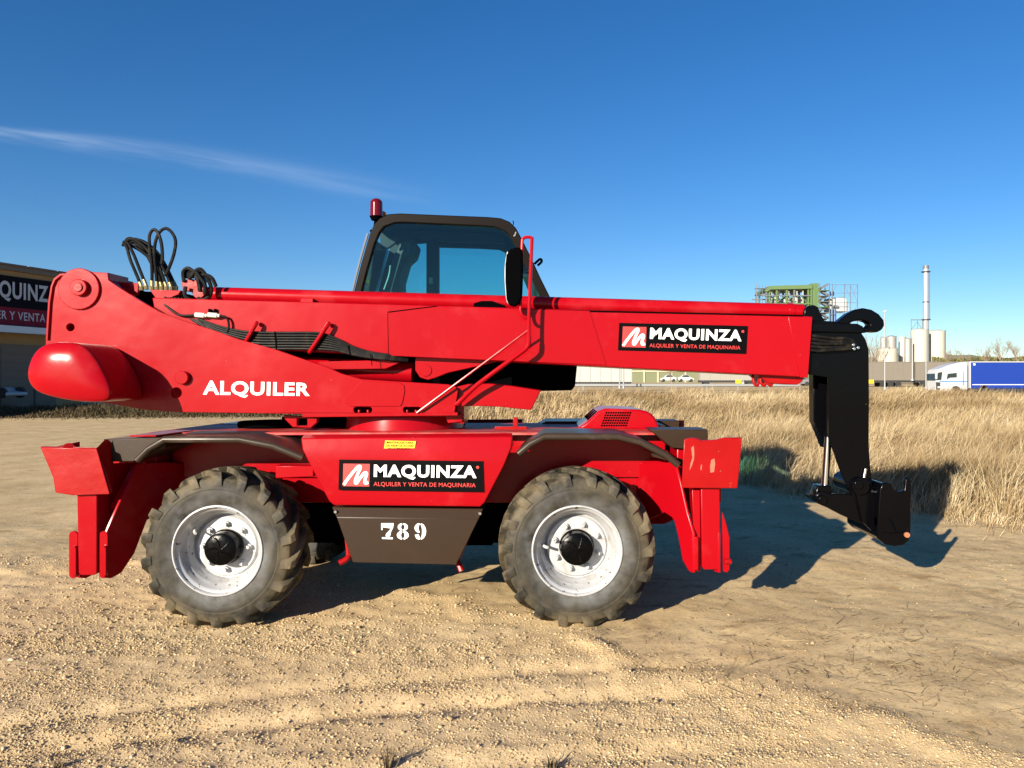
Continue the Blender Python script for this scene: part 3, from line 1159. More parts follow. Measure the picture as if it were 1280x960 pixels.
# --- chassis
ch = MB()
ch.box(-3.18, 0.95, 0.66, 2 * MID - 0.66, 0.80, 1.375)
ch.build('chassis', M['red'], TH, bevel=0.01)
bl = MB()
bl.box(-1.85, -0.50, 0.75, 2 * MID - 0.75, 0.42, 0.86)
bl.box(-2.12, -0.2, 0.95, 2 * MID - 0.95, 0.40, 0.80)
bl.build('belly_tank', M['matt_black'], TH, bevel=0.02)
for x in (XL, XR):
    ax = MB()
    ax.cyl((x, 0.25, 0.56), (x, 2 * MID - 0.25, 0.56), 0.10, n=20)
    ax.cyl((x, MID - 0.16, 0.56), (x, MID + 0.16, 0.56), 0.2, n=20)
    ax.box(x - 0.12, x + 0.12, MID - 0.35, MID + 0.35, 0.60, 0.82)
    ax.build('axle', M['matt_black'], TH, bevel=0.01)
dk = MB()
dk.box(-3.30, 1.02, 0.50, 2 * MID - 0.50, 1.376, 1.398)
dk.build('deck_plate', M['red_dusty'], TH, bevel=0.004)

for MIRROR in (False, True):
    # fenders: a folded plate with a rolled lip along its outer edge
    for pts, red_end in (([(172, 571), (186, 557), (206, 545), (300, 545), (342, 553), (379, 568)], True), ([(648, 563), (662, 551), (680, 541.5), (772, 541.5), (800, 548), (832, 564), (848, 577)], False)):
        fb = MB()
        top = [W(x, y, 0.06) for x, y in pts]
        V = []
        for p in top:
            V += [p, p + Vector((0, 0.60, 0)), p + Vector((0, 0.60, -0.018)), p + Vector((0, 0, -0.018))]
        Fc = []
        for i in range(len(top) - 1):
            for q in range(4):
                Fc.append((i * 4 + q, i * 4 + (q + 1) % 4, i * 4 + 4 + (q + 1) % 4, i * 4 + 4 + q))
        Fc += [(0, 1, 2, 3), tuple(len(V) - 4 + q for q in (3, 2, 1, 0))]
        fb.raw(V, Fc)
        fd = fb.build('fender', M['brown'], TH, bevel=0.006)
        lp = MB()
        lp.tube([p + Vector((0, -0.004, -0.026)) for p in top], 0.027, n=14, sub=3, smooth=False)
        lp.build('lip', M['brown'], fd)
        # inner wheel-arch panel
        inner = [(x, y + 4) for x, y in pts]
        ib = MB()
        ib.prism([p + Vector((0, 0.56, -0.02)) for p in top] + [Vector((top[-1].x, 0.62, 1.02)), Vector((top[0].x, 0.62, 1.02))], (0, 0.012, 0))
        ib.build('arch_panel', M['red'], TH)
    # strip of red deck and taupe corner boxes at both ends
    rp = MB().prism([W(129, 549, 0.10), W(206, 546.5, 0.10), W(206, 560, 0.10), W(166, 577, 0.10), W(136, 577, 0.10)], (0, 0.62, 0))
    rp.build('corner_box', M['brown_flat'], TH, bevel=0.006)
    sb = MB().box(-3.23, -3.03, 0.11, 0.72, 1.392, 1.404)
    sb.build('deck_strip', M['red'], TH, bevel=0.003)
    rp = MB().prism([W(812, 537, 0.35), W(885, 537, 0.35), W(885, 551, 0.35), W(868, 562, 0.35), W(840, 560, 0.35)], (0, 0.35, 0))
    rp.build('corner_box', M['brown_flat'], TH, bevel=0.006)
    # big side panel with its folded upper edge
    a = [W(377, 567, 0.035), W(640, 567, 0.035), W(628, 588, 0.030), W(604, 631, 0.06), W(598, 634, 0.065), W(418, 632, 0.065), W(412, 628, 0.06), W(388, 580, 0.03)]
    pb = MB()
    up = [W(376, 548, 0.055), W(641, 545.5, 0.055)]
    bk = [W(380, 543, 0.14), W(640, 541, 0.14)]
    front = [up[0], up[1], W(639, 560, 0.035), W(630, 582, 0.030), W(606, 628, 0.05), W(600, 633.5, 0.055), W(417, 631.5, 0.055), W(411, 626, 0.05), W(386, 578, 0.030), W(378, 562, 0.035)]
    n = len(front)
    back = [bk[0], bk[1]] + [p + Vector((0, 0.40, 0)) for p in front[2:]]
    pb.raw(front + back, [(0, 1, 2, 9), (2, 3, 8, 9), (3, 4, 7, 8), (4, 5, 6, 7), (0, n, n + 1, 1)] + [(i, i + 1, i + 1 + n, i + n) for i in range(1, n - 1)] + [(n - 1, 0, n, 2 * n - 1), tuple(range(2 * n - 1, n - 1, -1))])
    side = pb.build('side_panel', M['red'], TH, bevel=0.008, smooth=25)
    # brown belly box with a sloping top band
    lb = MB()
    f_ = [W(415, 634, 0.10), W(604, 636, 0.10), W(598, 649, 0.058), W(570, 706, 0.062), W(441, 703, 0.062), W(421, 647, 0.058)]
    b_ = [p + Vector((0, 0.35 if i not in (0, 1) else 0.3, 0)) for i, p in enumerate(f_)]
    lb.raw(f_ + b_, [(0, 1, 2, 5), (2, 3, 4, 5), (0, 6, 7, 1), (1, 7, 8, 2), (2, 8, 9, 3), (3, 9, 10, 4), (4, 10, 11, 5), (5, 11, 6, 0), (11, 10, 9, 8), (11, 8, 7, 6)])
    lbox = lb.build('belly_box', M['brown_flat'], TH, bevel=0.004, smooth=20)
    if not MIRROR:
        side_panel, belly_box = side, lbox
    # small red hooks at the foot of the box
    MB().tube([W(432, 655, 0.2), W(436, 690, 0.18), W(434, 698, 0.16), W(424, 704, 0.14)], 0.022, n=8).build('hook', M['red_rough'], TH)
    MB().tube([W(585, 668, 0.2), W(572, 698, 0.18), W(574, 706, 0.16), W(577, 714, 0.14)], 0.022, n=8).build('hook', M['red_rough'], TH)
    MB().prism([W(344, 582, 0.10), W(392, 582, 0.10), W(392, 596, 0.10), W(344, 598, 0.10)], (0, 0.10, 0)).build('step_bar', M['red'], TH, bevel=0.008)
MIRROR = False

# lettering on the body
sign([(423, 612.5), (603.5, 615), (604, 576.5), (424, 574.5)], 0.022, side_panel)
yb = slab('warning_label', [(479.5, 563), (517.5, 564), (520, 551.5), (481.5, 550.5)], 0.036, 0.003, M['yellow'], side_panel, bevel=0)
for i, tx in enumerate(('MANTENGASE FUERA', 'DEL RADIO DE ACCION', 'DE LA MAQUINA')):
    y0 = 554.3 + i * 3.9
    ins = (0, 0, 3)[i]
    letter_quad('lettering', tx, [W(483 + ins - i * .6, y0, 0.034), W(516.5 - ins - i * .6, y0 + .5, 0.034), W(516.9 - ins - i * .6, y0 - 2.2, 0.034), W(483.4 + ins - i * .6, y0 - 2.7, 0.034)], M['sign_black'], yb, offset=0.004)


# stencilled fleet number
def ring_seg(b, cx, cy, ro, ri, a0, a1, n=10):
    """ro, ri = (x, y) radii, angles in degrees; flat ribbon in pixel space"""
    o_ = [(cx + ro[0] * math.cos(R(a0 + (a1 - a0) * i / n)), cy - ro[1] * math.sin(R(a0 + (a1 - a0) * i / n))) for i in range(n + 1)]
    i_ = [(cx + ri[0] * math.cos(R(a0 + (a1 - a0) * i / n)), cy - ri[1] * math.sin(R(a0 + (a1 - a0) * i / n))) for i in range(n + 1)]
    V = [W(x, y, NUMY) for x, y in o_ + i_]
    b.raw(V, [(i, i + 1, n + 2 + i, n + 1 + i) for i in range(n)])


NUMY = 0.0565
num = MB()


def num_poly(pts):
    num.raw([W(x, y, NUMY) for x, y in pts], [tuple(range(len(pts)))])


num_poly([(476.5, 654), (492, 654), (492, 657), (488.5, 660.5), (478.5, 659), (478, 662.5), (476.5, 662.5)])
num_poly([(488.0, 661.5), (492, 658), (488.5, 665.5), (487.5, 670.5), (482, 670.5), (482.5, 667.5)])
num_poly([(477.5, 671.5), (491, 671.8), (491, 674), (477.5, 673.6)])
NUMS = [num]
num = MB()
for (cx, cy, rx, ry) in ((503.5, 658.8, 6.3, 4.9), (503.5, 669.0, 7.4, 5.5)):
    ring_seg(num, cx, cy, (rx, ry), (2.2, ry - 1.6), -80, 80)
    ring_seg(num, cx, cy, (rx, ry), (2.2, ry - 1.6), 100, 260)
NUMS.append(num)
num = MB()
ring_seg(num, 525.2, 660.0, (7.0, 6.2), (2.0, 4.6), 100, 260)
ring_seg(num, 525.2, 664.3, (7.4, 10.3), (2.4, 8.6), -82, 82)
num_poly([(518.5, 668.5), (523, 667.5), (524.5, 671), (524.6, 674.6), (520.5, 673.4)])
for num in NUMS + [num]:
    nm = num.build('numeral', M['white'], belly_box, smooth=0)
    for p in nm.data.polygons:
        if p.normal.y > 0:
            p.flip()

for px, py in ((419, 640), (600, 642)):
    disc('bolt', px, py, 2.0, 0.06, 0.03, M['steel'], belly_box, 0.002, 12)
MB().box(1.00, 1.36, 0.40, 2.03, 0.84, 1.30).build('shadow_beam', M['red'], TH, bevel=0.01)  # made-up beams, added at both chassis ends to fill out the ground shadow
MB().box(-3.60, -3.20, 0.45, 1.98, 0.84, 1.26).build('shadow_beam', M['red'], TH, bevel=0.01)
# --- engine cover
ev = MB()
near = [(722, 536), (733, 528), (748, 514), (757, 510.5), (800, 512), (812, 515), (819, 522), (826, 538)]
nearp = [W(x, y, 0.95) for x, y in near]
ev.prism(nearp, (0, 0.85, 0))
hood = ev.build('engine_cover', M['red'], TH, bevel=0.02, seg=3)
gb = MB()
for i in range(11):
    for j in range(6):
        x = 758 + i * 3.0 - j * 1.1
        y = 516 + j * 3.2
        if y < 517 and x < 756:
            continue
        c = W(x, y, 0.949)
        gb.cyl(c, c + Vector((0, 0.004, 0)), 0.0098, n=6)
gb.build('vent_holes', M['matt_black'], hood, smooth=0)
# louvres on the sloping face
p_lo, p_hi = W(735, 526, 0.95), W(747.5, 515, 0.95)
nrm = Vector((-(p_hi - p_lo).z, 0, (p_hi - p_lo).x)).normalized()
for i in range(3):
    y0 = 1.03 + i * 0.25
    q = [Vector((p.x, yv, p.z)) + nrm * 0.003 for p, yv in ((p_lo, y0), (p_lo, y0 + 0.19), (p_hi, y0 + 0.19), (p_hi, y0))]
    MB().prism(q, -nrm * 0.002).build('vent', M['matt_black'], hood, smooth=0)
# small fittings on deck
MB().box(-0.34, -0.30, 0.95, 0.99, 1.39, 1.50).build('deck_lug', M['red_rough'], TH, bevel=0.004)
MB().box(-0.50, -0.22, 0.93, 1.01, 1.395, 1.42).build('deck_lug', M['red_rough'], TH, bevel=0.004)
dkb = MB().box(0.62, 1.00, 1.0, 1.9, 1.399, 1.43)
dkb.build('deck_box', M['brown_flat'], TH, bevel=0.006)
rl = MB().cyl((-2.55, 1.25, 1.40), (-2.55, 1.25, 1.455), 0.30, n=32)
rl.build('deck_cap', M['matt_black'], TH, bevel=0.015)


# --- outriggers
def ray_plane(px, py, a, b):
    """where the pixel's ray meets the upright plane X = a + b*Y"""
    k = (px - VX) / F
    Y = (a - k * D) / (k - b)
    return W(px, py, Y)


for MIRROR in (False, True):
    o = MB().prism([W(96, 610, 0.0), W(121, 610, 0.0), W(121, 717, 0.0), W(117, 719, 0.0), W(101, 719, 0.0), W(98, 716, 0.0)], (0, 0.17, 0)).build('outrigger_leg', M['red'], TH, bevel=0.006)
    pd = MB()
    pd.loft(poly([(50, 559), (121, 560.5), (137.5, 618), (91, 619.5), (69, 616), (66.5, 598), (60, 582)], -0.045), poly([(52, 557.5), (122, 559), (138.5, 616), (92, 617.5), (71, 614), (68.5, 597), (62, 581)], -0.01))
    pd.build('outrigger_foot', M['red_rough'], o, bevel=0.006)
    wb = MB()
    wb.prism([W(120.5, 560, -0.01), W(131, 549, 0.05), W(139, 556, 0.1), W(137, 612, 0.1), W(137, 616, -0.01)], (0.012, 0.02, 0))
    wb.build('foot_rib', M['red_rough'], o, bevel=0.004)
    wb = MB()
    wb.prism([W(66, 559, -0.008), W(97, 552, 0.22), W(97, 560, 0.22), W(66, 570, -0.008)], (0.02, 0, 0))
    wb.build('foot_rib', M['red_rough'], o, bevel=0.004)
    wb = MB()
    wb.cyl(W(86, 562, 0.0), W(86, 562, 0.12), 0.05, n=16)
    wb.build('foot_rib', M['red_rough'], o, bevel=0.004)
    for x in (86.0, 123.5):
        c = rrect(x, 664, x + 11, 723, 5.4, 5)
        MB().prism(poly(c, 0.02), (0, 0.02, 0)).build('clevis_plate', M['red'], o, bevel=0.003)
        MB().prism(poly(rrect(x + 1.5, 683, x + 9, 721, 3.7, 5), -0.012), (0, 0.03, 0)).build('pin_plate', M['red'], o, bevel=0.004)
    aa, bb = -3.365, 0.5
    pts = [(131, 722), (139, 723), (152, 716), (168, 692), (184, 650), (205, 640), (260, 640), (275, 585), (215, 578), (173, 579), (150, 628), (134, 664)]
    q = [ray_plane(x, y, aa, bb) for x, y in pts]
    MB().prism(q, (-0.02, 0, 0)).build('outrigger_arm', M['red'], TH, bevel=0.004)
    q2 = [p + Vector((-0.19, 0, 0)) for p in q]
    MB().prism(q2, (-0.02, 0, 0)).build('outrigger_arm', M['red'], TH, bevel=0.004)
    st = [ray_plane(x, y, aa - 0.022, bb) for x, y in ((149, 634), (177, 580))]
    MB().prism([st[0], st[1], st[1] + Vector((-0.07, 0, 0)), st[0] + Vector((-0.07, 0, 0))], (0, 0.015, -0.01)).build('arm_cover', M['red'], TH, bevel=0.003)
    cyl0, cyl1 = Vector((aa - 0.1, 0.22, 0.72)), Vector((aa + 0.12, 0.62, 1.22))
    MB().cyl(cyl0, cyl1, 0.035, n=16).build('outrigger_cylinder', M['red_rough'], TH)

    o = MB().prism([W(876, 604, 0.0), W(899.5, 604, 0.0), W(901, 709, 0.0), W(898, 712, 0.0), W(880, 712, 0.0), W(878, 709, 0.0)], (0, 0.17, 0)).build('outrigger_leg', M['red'], TH, bevel=0.006)
    pd = MB()
    pd.loft(poly([(855, 549.5), (864, 547.5), (873, 549), (876, 551), (895, 550), (903, 547.5), (927.5, 547.5), (925, 580), (922, 610.5), (880, 610.5), (851.5, 610)], -0.045), poly([(856, 548.5), (865, 546.5), (874, 548), (877, 550), (896, 549), (904, 546.5), (926.5, 546.5), (924, 579), (921, 609), (880, 609), (853.5, 608.5)], -0.012))
    ft_ = pd.build('outrigger_foot', M['red_rough'], o, bevel=0.006)
    if not MIRROR:
        right_foot = o
    wb = MB()
    wb.box((857 - VX) / S(0), (863 - VX) / S(0), -0.012, 0.10, 1.06, 1.36)
    wb.build('foot_rib', M['red_rough'], o, bevel=0.004)
    wb = MB()
    wb.box((915 - VX) / S(0), (921 - VX) / S(0), -0.012, 0.10, 1.06, 1.36)
    wb.build('foot_rib', M['red_rough'], o, bevel=0.004)
    MB().prism(poly([(865, 612), (875, 612), (876, 712), (873, 715), (869, 712), (867, 660)], 0.03), (0, 0.12, 0)).build('clevis_plate', M['red'], o, bevel=0.004)
    MB().prism(poly([(903, 640), (908, 655), (912, 672), (912, 712), (909, 716), (904, 714), (903, 676)], 0.02), (0, 0.02, 0)).build('clevis_plate', M['red'], o, bevel=0.004)
    MB().prism(poly(rrect(868.5, 671, 873, 713, 2.2, 4), -0.005), (0, 0.03, 0)).build('pin_plate', M['red'], o, bevel=0.003)
    MB().cyl(W(906, 702, 0.0), W(906, 702, 0.0) + Vector((0.05, 0, 0)), 0.02, n=12).build('pin', M['red_rough'], o, bevel=0.003)
    aa, bb = 1.055, -0.53
    pts = [(776, 579), (843, 578), (850, 604), (858, 640), (866, 667), (866, 716), (861, 714), (853, 700), (848, 672), (842, 648), (830, 640), (800, 655), (770, 655)]
    q = [ray_plane(x, y, aa, bb) for x, y in pts]
    MB().prism(q, (0.02, 0, 0)).build('outrigger_arm', M['red'], TH, bevel=0.004)
    MB().prism([p + Vector((0.19, 0, 0)) for p in q], (0.02, 0, 0)).build('outrigger_arm', M['red'], TH, bevel=0.004)
    MB().cyl(Vector((aa + 0.1, 0.22, 0.72)), Vector((aa - 0.12, 0.62, 1.22)), 0.035, n=16).build('outrigger_cylinder', M['red_rough'], TH)
    MB().prism(poly([(812, 563), (866, 578), (866, 584), (816, 571)], 0.3), (0, 0.06, 0)).build('mud_strip', M['brown_flat'], TH, bevel=0.003)
MIRROR = False

for pts in ([(864, 560), (867, 557), (868, 566), (867.5, 574), (865, 582), (862, 588), (863, 580), (865.5, 572)], [(889, 575), (893, 573), (894, 580), (892.5, 590), (888, 591), (887.5, 583)], [(876, 582), (877.5, 580), (877, 587), (875.5, 588)]):
    slab('scuff', pts, -0.0462, 0.0015, M['scuff'], right_foot, bevel=0, smooth=0)

# --- turret
rc = Vector((-1.33, MID, 0))
MB().cyl(rc + Vector((0, 0, 1.395)), rc + Vector((0, 0, 1.518)), 0.53, 0.515, n=64).build('slew_ring', M['red'], TH, bevel=0.006)
bp = MB()
bp.prism([(-2.05, 0.63, 1.522), (-0.80, 0.63, 1.522), (-0.81, 0.75, 1.522), (-0.81, 1.75, 1.522), (-2.05, 1.75, 1.522)], (0, 0, 0.025))
bp.build('turret_base', M['red'], TH, bevel=0.004)
plate = [(57, 430), (58, 405), (60, 377), (63, 358), (67, 348), (75, 342.5), (90, 340.5), (110, 339.5), (134.5, 341), (135.5, 350), (150, 360), (175, 375.5), (200, 390), (225, 399.5), (262, 411), (300, 424.5), (345, 437),
         (410, 459.5), (427, 467), (452, 474), (490, 476.5), (560, 480.5), (569, 483), (572.5, 488), (568, 516.5), (380, 517.5), (320, 516.5), (220, 515), (180, 512), (110, 500), (66, 470)]
holes = [circ(88, 409, 5), circ(220.3, 491, 6.8), rrect(442, 508.6, 465, 516, 3), rrect(504, 508.6, 526, 516, 3)]
pl = slab('turret_plate', plate, 0.62, 0.035, M['red'], TH, bevel=0.004, holes=holes)
slab('turret_plate', plate, 1.22, 0.035, M['red'], TH, bevel=0.004)
MB().prism([W(57, 425, 0.60), W(60, 377, 0.60), W(63.5, 357, 0.60), W(67, 348, 0.60), W(75, 342, 0.60), W(110, 339, 0.60), W(111, 341.5, 0.60), W(76, 344.5, 0.60), W(69, 350, 0.60), W(65.5, 358, 0.60), W(62.5, 378, 0.60), W(59.5, 425, 0.60)], (0, 0.69, 0)).build('plate_edge', M['red'], pl, bevel=0.002)
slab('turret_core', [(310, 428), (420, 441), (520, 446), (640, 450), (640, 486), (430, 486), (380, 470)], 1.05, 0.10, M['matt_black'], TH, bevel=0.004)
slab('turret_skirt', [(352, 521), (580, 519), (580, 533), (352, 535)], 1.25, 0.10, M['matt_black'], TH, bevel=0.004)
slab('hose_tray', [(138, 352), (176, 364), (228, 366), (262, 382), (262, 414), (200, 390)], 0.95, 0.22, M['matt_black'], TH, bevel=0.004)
slab('turret_bracket', [(564, 503), (580, 505), (580, 530), (566, 528)], 0.72, 0.30, M['red'], TH, bevel=0.004)
disc('pivot_boss', 98, 361, 26, 0.598, 0.03, M['red'], pl, 0.006)
disc('pivot_pin', 97.5, 359, 10.5, 0.560, 0.05, M['red'], pl, 0.006)
disc('pivot_bolt', 97, 359, 5.5, 0.550, 0.02, M['red_rough'], pl, 0.004)
disc('pin_boss', 226.5, 472, 8.5, 0.580, 0.05, M['red'], pl, 0.006)
for x in (449, 460, 475, 488, 499, 509, 520):
    c = W(x, 517.5, 0.66 if x in (449, 460, 509, 520) else 0.635)
    MB().cyl(c, c + Vector((0, 0, 0.035)), 0.012, n=8).build('bolt', M['red_rough'], TH, bevel=0.002)
MB().prism(poly([(378, 517), (572, 515.5), (572, 519.5), (378, 521.5)], 0.60), (0, 0.05, 0)).build('plate_flange', M['red'], pl, bevel=0.003)
slab('plate_patch', [(452, 476), (500, 478.5), (505, 482), (506, 489), (503, 504), (500, 508), (438, 508), (430, 500)], 0.612, 0.009, M['red'], pl, bevel=0.003)
slab('turret_bracket', [(354, 519), (397, 522), (396, 528), (388, 535), (366, 534), (356, 524)], 0.75, 0.06, M['red'], TH, bevel=0.004, holes=[rrect(371, 523, 384, 532, 1.5)])
slab('turret_bracket', [(556, 519), (577, 517), (578, 527), (560, 529)], 0.70, 0.06, M['red'], TH, bevel=0.004)
slab('turret_arm', [(569, 484), (585, 480), (612, 479.5), (640, 482.5), (676, 488), (664, 512.5), (648, 511), (625, 508.5), (598, 507.5), (570, 508)], 0.68, 0.42, M['red'], TH, bevel=0.006)
letter_quad('lettering', 'ALQUILER', [W(253.5, 496.5, 0.6175), W(387, 498, 0.6175), W(387.5, 478.5, 0.6175), W(254, 475.5, 0.6175)], M['white'], pl, offset=0.030, spacing=1.08)

# --- counterweight: a big block with rounded edges, bulging at its outer face
cwp = [(32.5, 468), (36, 452), (44, 437), (58, 428.5), (80, 427), (98, 428.5), (111, 437), (123, 453), (134, 474), (139, 489), (137.5, 500), (126, 503), (95, 502.5), (60, 495.5), (44, 489), (36, 480)]
cw = MB()
cc = Vector((0, 0, 0))
base = [W(x, y, 0.13) for x, y in cwp]
for p in base:
    cc += p / len(base)
rings = []
for sc, y in ((0.30, 0.075), (0.62, 0.085), (0.86, 0.108), (0.955, 0.124), (0.985, 0.134), (1.0, 0.150), (1.0, 0.170), (1.0, 0.30), (1.0, 0.58), (1.0, 0.64)):
    rings.append([Vector((cc.x + (p.x - cc.x) * sc, y, cc.z + (p.z - cc.z) * sc)) for p in base])
V = [v for r_ in rings for v in r_]
n = len(base)
Fc = [tuple(range(n))] + [(i * n + k, i * n + (k + 1) % n, (i + 1) * n + (k + 1) % n, (i + 1) * n + k) for i in range(len(rings) - 1) for k in range(n)] + [tuple(range(len(V) - 1, len(V) - n - 1, -1))]
o = cw.raw(V, Fc).build('counterweight', M['red'], TH, smooth=60)
sm = o.modifiers.new('subsurf', 'SUBSURF')
sm.levels = sm.render_levels = 2

# --- boom
bo = MB()
bp_ = [(190, 372), (1013, 395.5), (1015, 398), (1009.5, 469), (1006, 471.5), (485, 444.5), (330, 437), (200, 430)]
bo.prism(poly(bp_, 0.69), (0, 0.46, 0))
boom = bo.build('boom', M['red'], TH, bevel=0.008)
MB().prism([W(485, 391, 0.662), W(545, 383.5, 0.664), W(737, 388.5, 0.684), W(758, 456.5, 0.684), W(486, 444.5, 0.662)], (0, 0.012, 0)).build('boom_cover', M['red'], boom, bevel=0.002)
slab('panel_gap_shade', [(484.5, 389.6), (545, 382.2), (546, 383.6), (485.3, 391)], 0.672, 0.02, M['matt_black'], boom, bevel=0)  # matt black strips laid in as the shade along the cover's edges
slab('panel_gap_shade', [(484.3, 391), (485.4, 391), (486.2, 444), (485.2, 444)], 0.678, 0.012, M['matt_black'], boom, bevel=0)
slab('ram_gap_shade', [(560, 384.2), (1003, 393.6), (1003, 395.6), (560, 386.4)], 0.687, 0.02, M['matt_black'], boom, bevel=0)  # black strip stands in for the shadow line between ram and boom
slab('boom_collar', [(985, 395.5), (1015.5, 396), (1010, 472), (1000, 472)], 0.684, 0.006, M['red'], boom, bevel=0.003)
tb = MB()
tb.cyl(W(250, 367.5, 0.90), W(1004, 389.5, 0.90), 0.064, n=28)
tube_o = tb.build('boom_ram', M['red'], TH, bevel=0.008)
for x, y in ((984, 388.9),):
    MB().cyl(W(x, y, 0.90), W(x + 7, y + .2, 0.90), 0.069, n=28).build('ram_collar', M['red'], tube_o, bevel=0.003)
slab('ram_bracket', [(376, 373), (391, 373), (391, 387), (374, 387)], 0.80, 0.05, M['red'], TH, bevel=0.003)
slab('boom_nose', [(944, 466), (1006, 470), (1003, 477), (997, 481), (960, 479)], 0.76, 0.32, M['red_rough'], boom, bevel=0.006)
hk = MB()
for x in (941, 950, 958):
    hk.tube([W(x, 466, 0.80), W(x + 1, 478, 0.78), W(x + 6, 482, 0.78), W(x + 8, 474, 0.80)], 0.012, n=6)
hk.build('cable_hooks', M['red_rough'], boom)
slab('chain_guide', [(592, 379), (602, 376), (615, 376), (632, 382), (630, 386), (592, 384)], 0.76, 0.06, M['matt_black'], boom, bevel=0.006)

# lift cylinder and its mount
MB().cyl(W(330, 456, 0.92), W(517, 466, 0.92), 13 / S(0.92), n=28).build('lift_cylinder', M['red'], TH, bevel=0.006)
slab('lift_cylinder_clamp', [(398, 452), (480, 450), (500, 453), (482, 461), (400, 462)], 0.72, 0.03, M['red'], TH, bevel=0.004)
slab('boom_lug', [(519, 445), (640, 448), (560, 466), (545, 472), (535, 475), (525, 472), (519, 463)], 0.76, 0.05, M['red'], TH, bevel=0.005)
disc('lug_boss', 532, 463, 7.5, 0.752, 0.01, M['red'], TH, 0.003)

# sign on the boom
sign([(772.5, 438), (933, 442.5), (935, 407.5), (774, 403.5)], 0.686, boom)

# --- hose run along the boom
for k in range(7):
    dy = k * 3.3
    pts = [W(215 + k * 4, 372 + k * .3, 0.80), W(236 + k * 3, 392, 0.72), W(262, 404 + dy * .6, 0.68), W(290, 412 + dy * .75, 0.665), W(318, 415.5 + dy, 0.655), W(360, 416 + dy, 0.652), W(398, 416.5 + dy, 0.652),
           W(420, 423 + dy * .75, 0.652), W(440, 433 + dy * .5, 0.655), W(462, 440 + dy * .35, 0.66), W(485, 443.5 + dy * .28, 0.665), W(510, 447 + dy * .2, 0.72)]
    MB().tube(pts, 0.0105, n=8, sub=4).build('hose', M['hose'], TH)
for (x0, y0, x1, y1) in ((307, 427, 320.5, 403.5), (387, 440, 410, 405)):
    MB().tube([W(x0, y0, 0.68), W(x0 + 2, y0 - 3, 0.625), W(x1 - 1, y1 + 2, 0.62), W(x1, y1, 0.66)], 0.017, n=10, sub=4).build('hose_hook', M['red'], TH)
for (x, y) in ((343, 416), (435, 433), (463, 444)):
    MB().tube([W(x, y - 1.5, 0.636), W(x + 1.5, y + 12 if x < 400 else y + 8, 0.634), W(x + 2, y + 21 if x < 400 else y + 13, 0.640)], 0.004, n=6).build('cable_tie', M['matt_black'], TH)

# loose hoses looping up above the pivot
YH = 0.86
loops = [
    [(177, 359), (171, 344), (163, 325), (158, 308), (153, 306)],
    [(183, 358), (175, 338), (167, 318), (160, 305), (154, 302.5)],
    [(190, 359), (190, 340), (189, 325), (187, 308), (187, 294), (192, 287), (198, 292), (202, 306), (203, 322), (202, 330)],
    [(196, 359), (195, 342), (193, 322), (194, 304), (199, 291), (207, 285.5), (215, 291), (219.5, 302), (217, 319), (210, 338), (206, 345)],
    [(202, 359), (198, 344), (190, 327), (178, 315), (164, 307), (157, 306)],
    [(208, 359), (203, 344), (196, 328), (184, 312), (172, 302), (163, 299), (157, 304)],
    [(214, 359), (209, 345), (201, 331), (189, 315), (176, 305), (166, 302), (158, 307)],
    [(199, 359), (196, 345), (189, 329), (180, 314), (168, 304), (160, 303)],
    [(205, 359), (201, 343), (194, 326), (182, 311), (170, 301), (161, 298), (156, 303)],
    [(217, 359), (210, 343), (203, 329), (192, 313), (180, 303), (168, 299), (160, 303)],
    [(220, 359), (212, 342), (206, 330), (196, 315), (183, 304), (171, 299.5), (162, 301)],
]
for k, lp in enumerate(loops):
    yk = YH + (k - 4) * 0.014
    MB().tube([W(x, y, yk) for x, y in lp], 0.0140, n=8, sub=6).build('hose', M['hose'], TH)
    x, y = lp[0]
    x1, y1 = lp[1]
    t_ = 0.42
    MB().cyl(W(x, y, yk), W(x + (x1 - x) * t_, y + (y1 - y) * t_, yk), 0.0160, n=10).cyl(W(x, y + 4, yk - 0.01), W(x, y - 1, yk - 0.01), 0.019, n=8).build('hose_fitting', M['brass'], TH)
slab('fitting_bracket', [(187, 362), (226, 363), (223, 368), (198, 378)], 0.79, 0.06, M['red'], TH, bevel=0.003)
slab('fitting_bracket', [(146, 352), (173, 354), (172, 368), (165, 371)], 0.80, 0.03, M['red'], TH, bevel=0.003)
slab('pivot_tab', [(128, 341), (136, 341), (136, 350), (150, 360), (128, 362)], 0.66, 0.30, M['red'], TH, bevel=0.003)
slab('valve_block', [(227, 352), (236, 348), (247, 350), (249, 360), (242, 365), (228, 363)], 0.80, 0.10, M['red_rough'], TH, bevel=0.006)
disc('valve_flange', 248, 365, 8, 0.795, 0.1, M['red_rough'], TH, 0.004)
vh = [
    [(230, 352), (229, 340), (235, 335.5), (244, 342), (248, 352), (250, 364)],
    [(236, 349), (244, 339), (251, 337), (259, 347), (264, 360), (262, 370), (254, 375), (247, 373)],
    [(247, 345), (257, 344), (265, 348), (270, 358)],
    [(232, 358), (231, 368), (236, 374), (250, 378)],
    [(245, 340), (250, 347), (256, 356), (256, 368)],
]
for k, lp in enumerate(vh):
    MB().tube([W(x, y, 0.79 - 0.012 * k) for x, y in lp], 0.017, n=8, sub=6).build('hose', M['hose'], TH)
bk_ = MB()
bk_.prism(poly([(228, 337), (233, 335), (239, 337), (240, 347), (231, 348)], 0.80), (0, 0.06, 0))
bk_.prism(poly([(243, 336), (250, 335), (252, 341), (256, 352), (250, 358), (243, 350)], 0.82), (0, 0.06, 0))
bk_.build('valve', M['black'], TH, bevel=0.008)
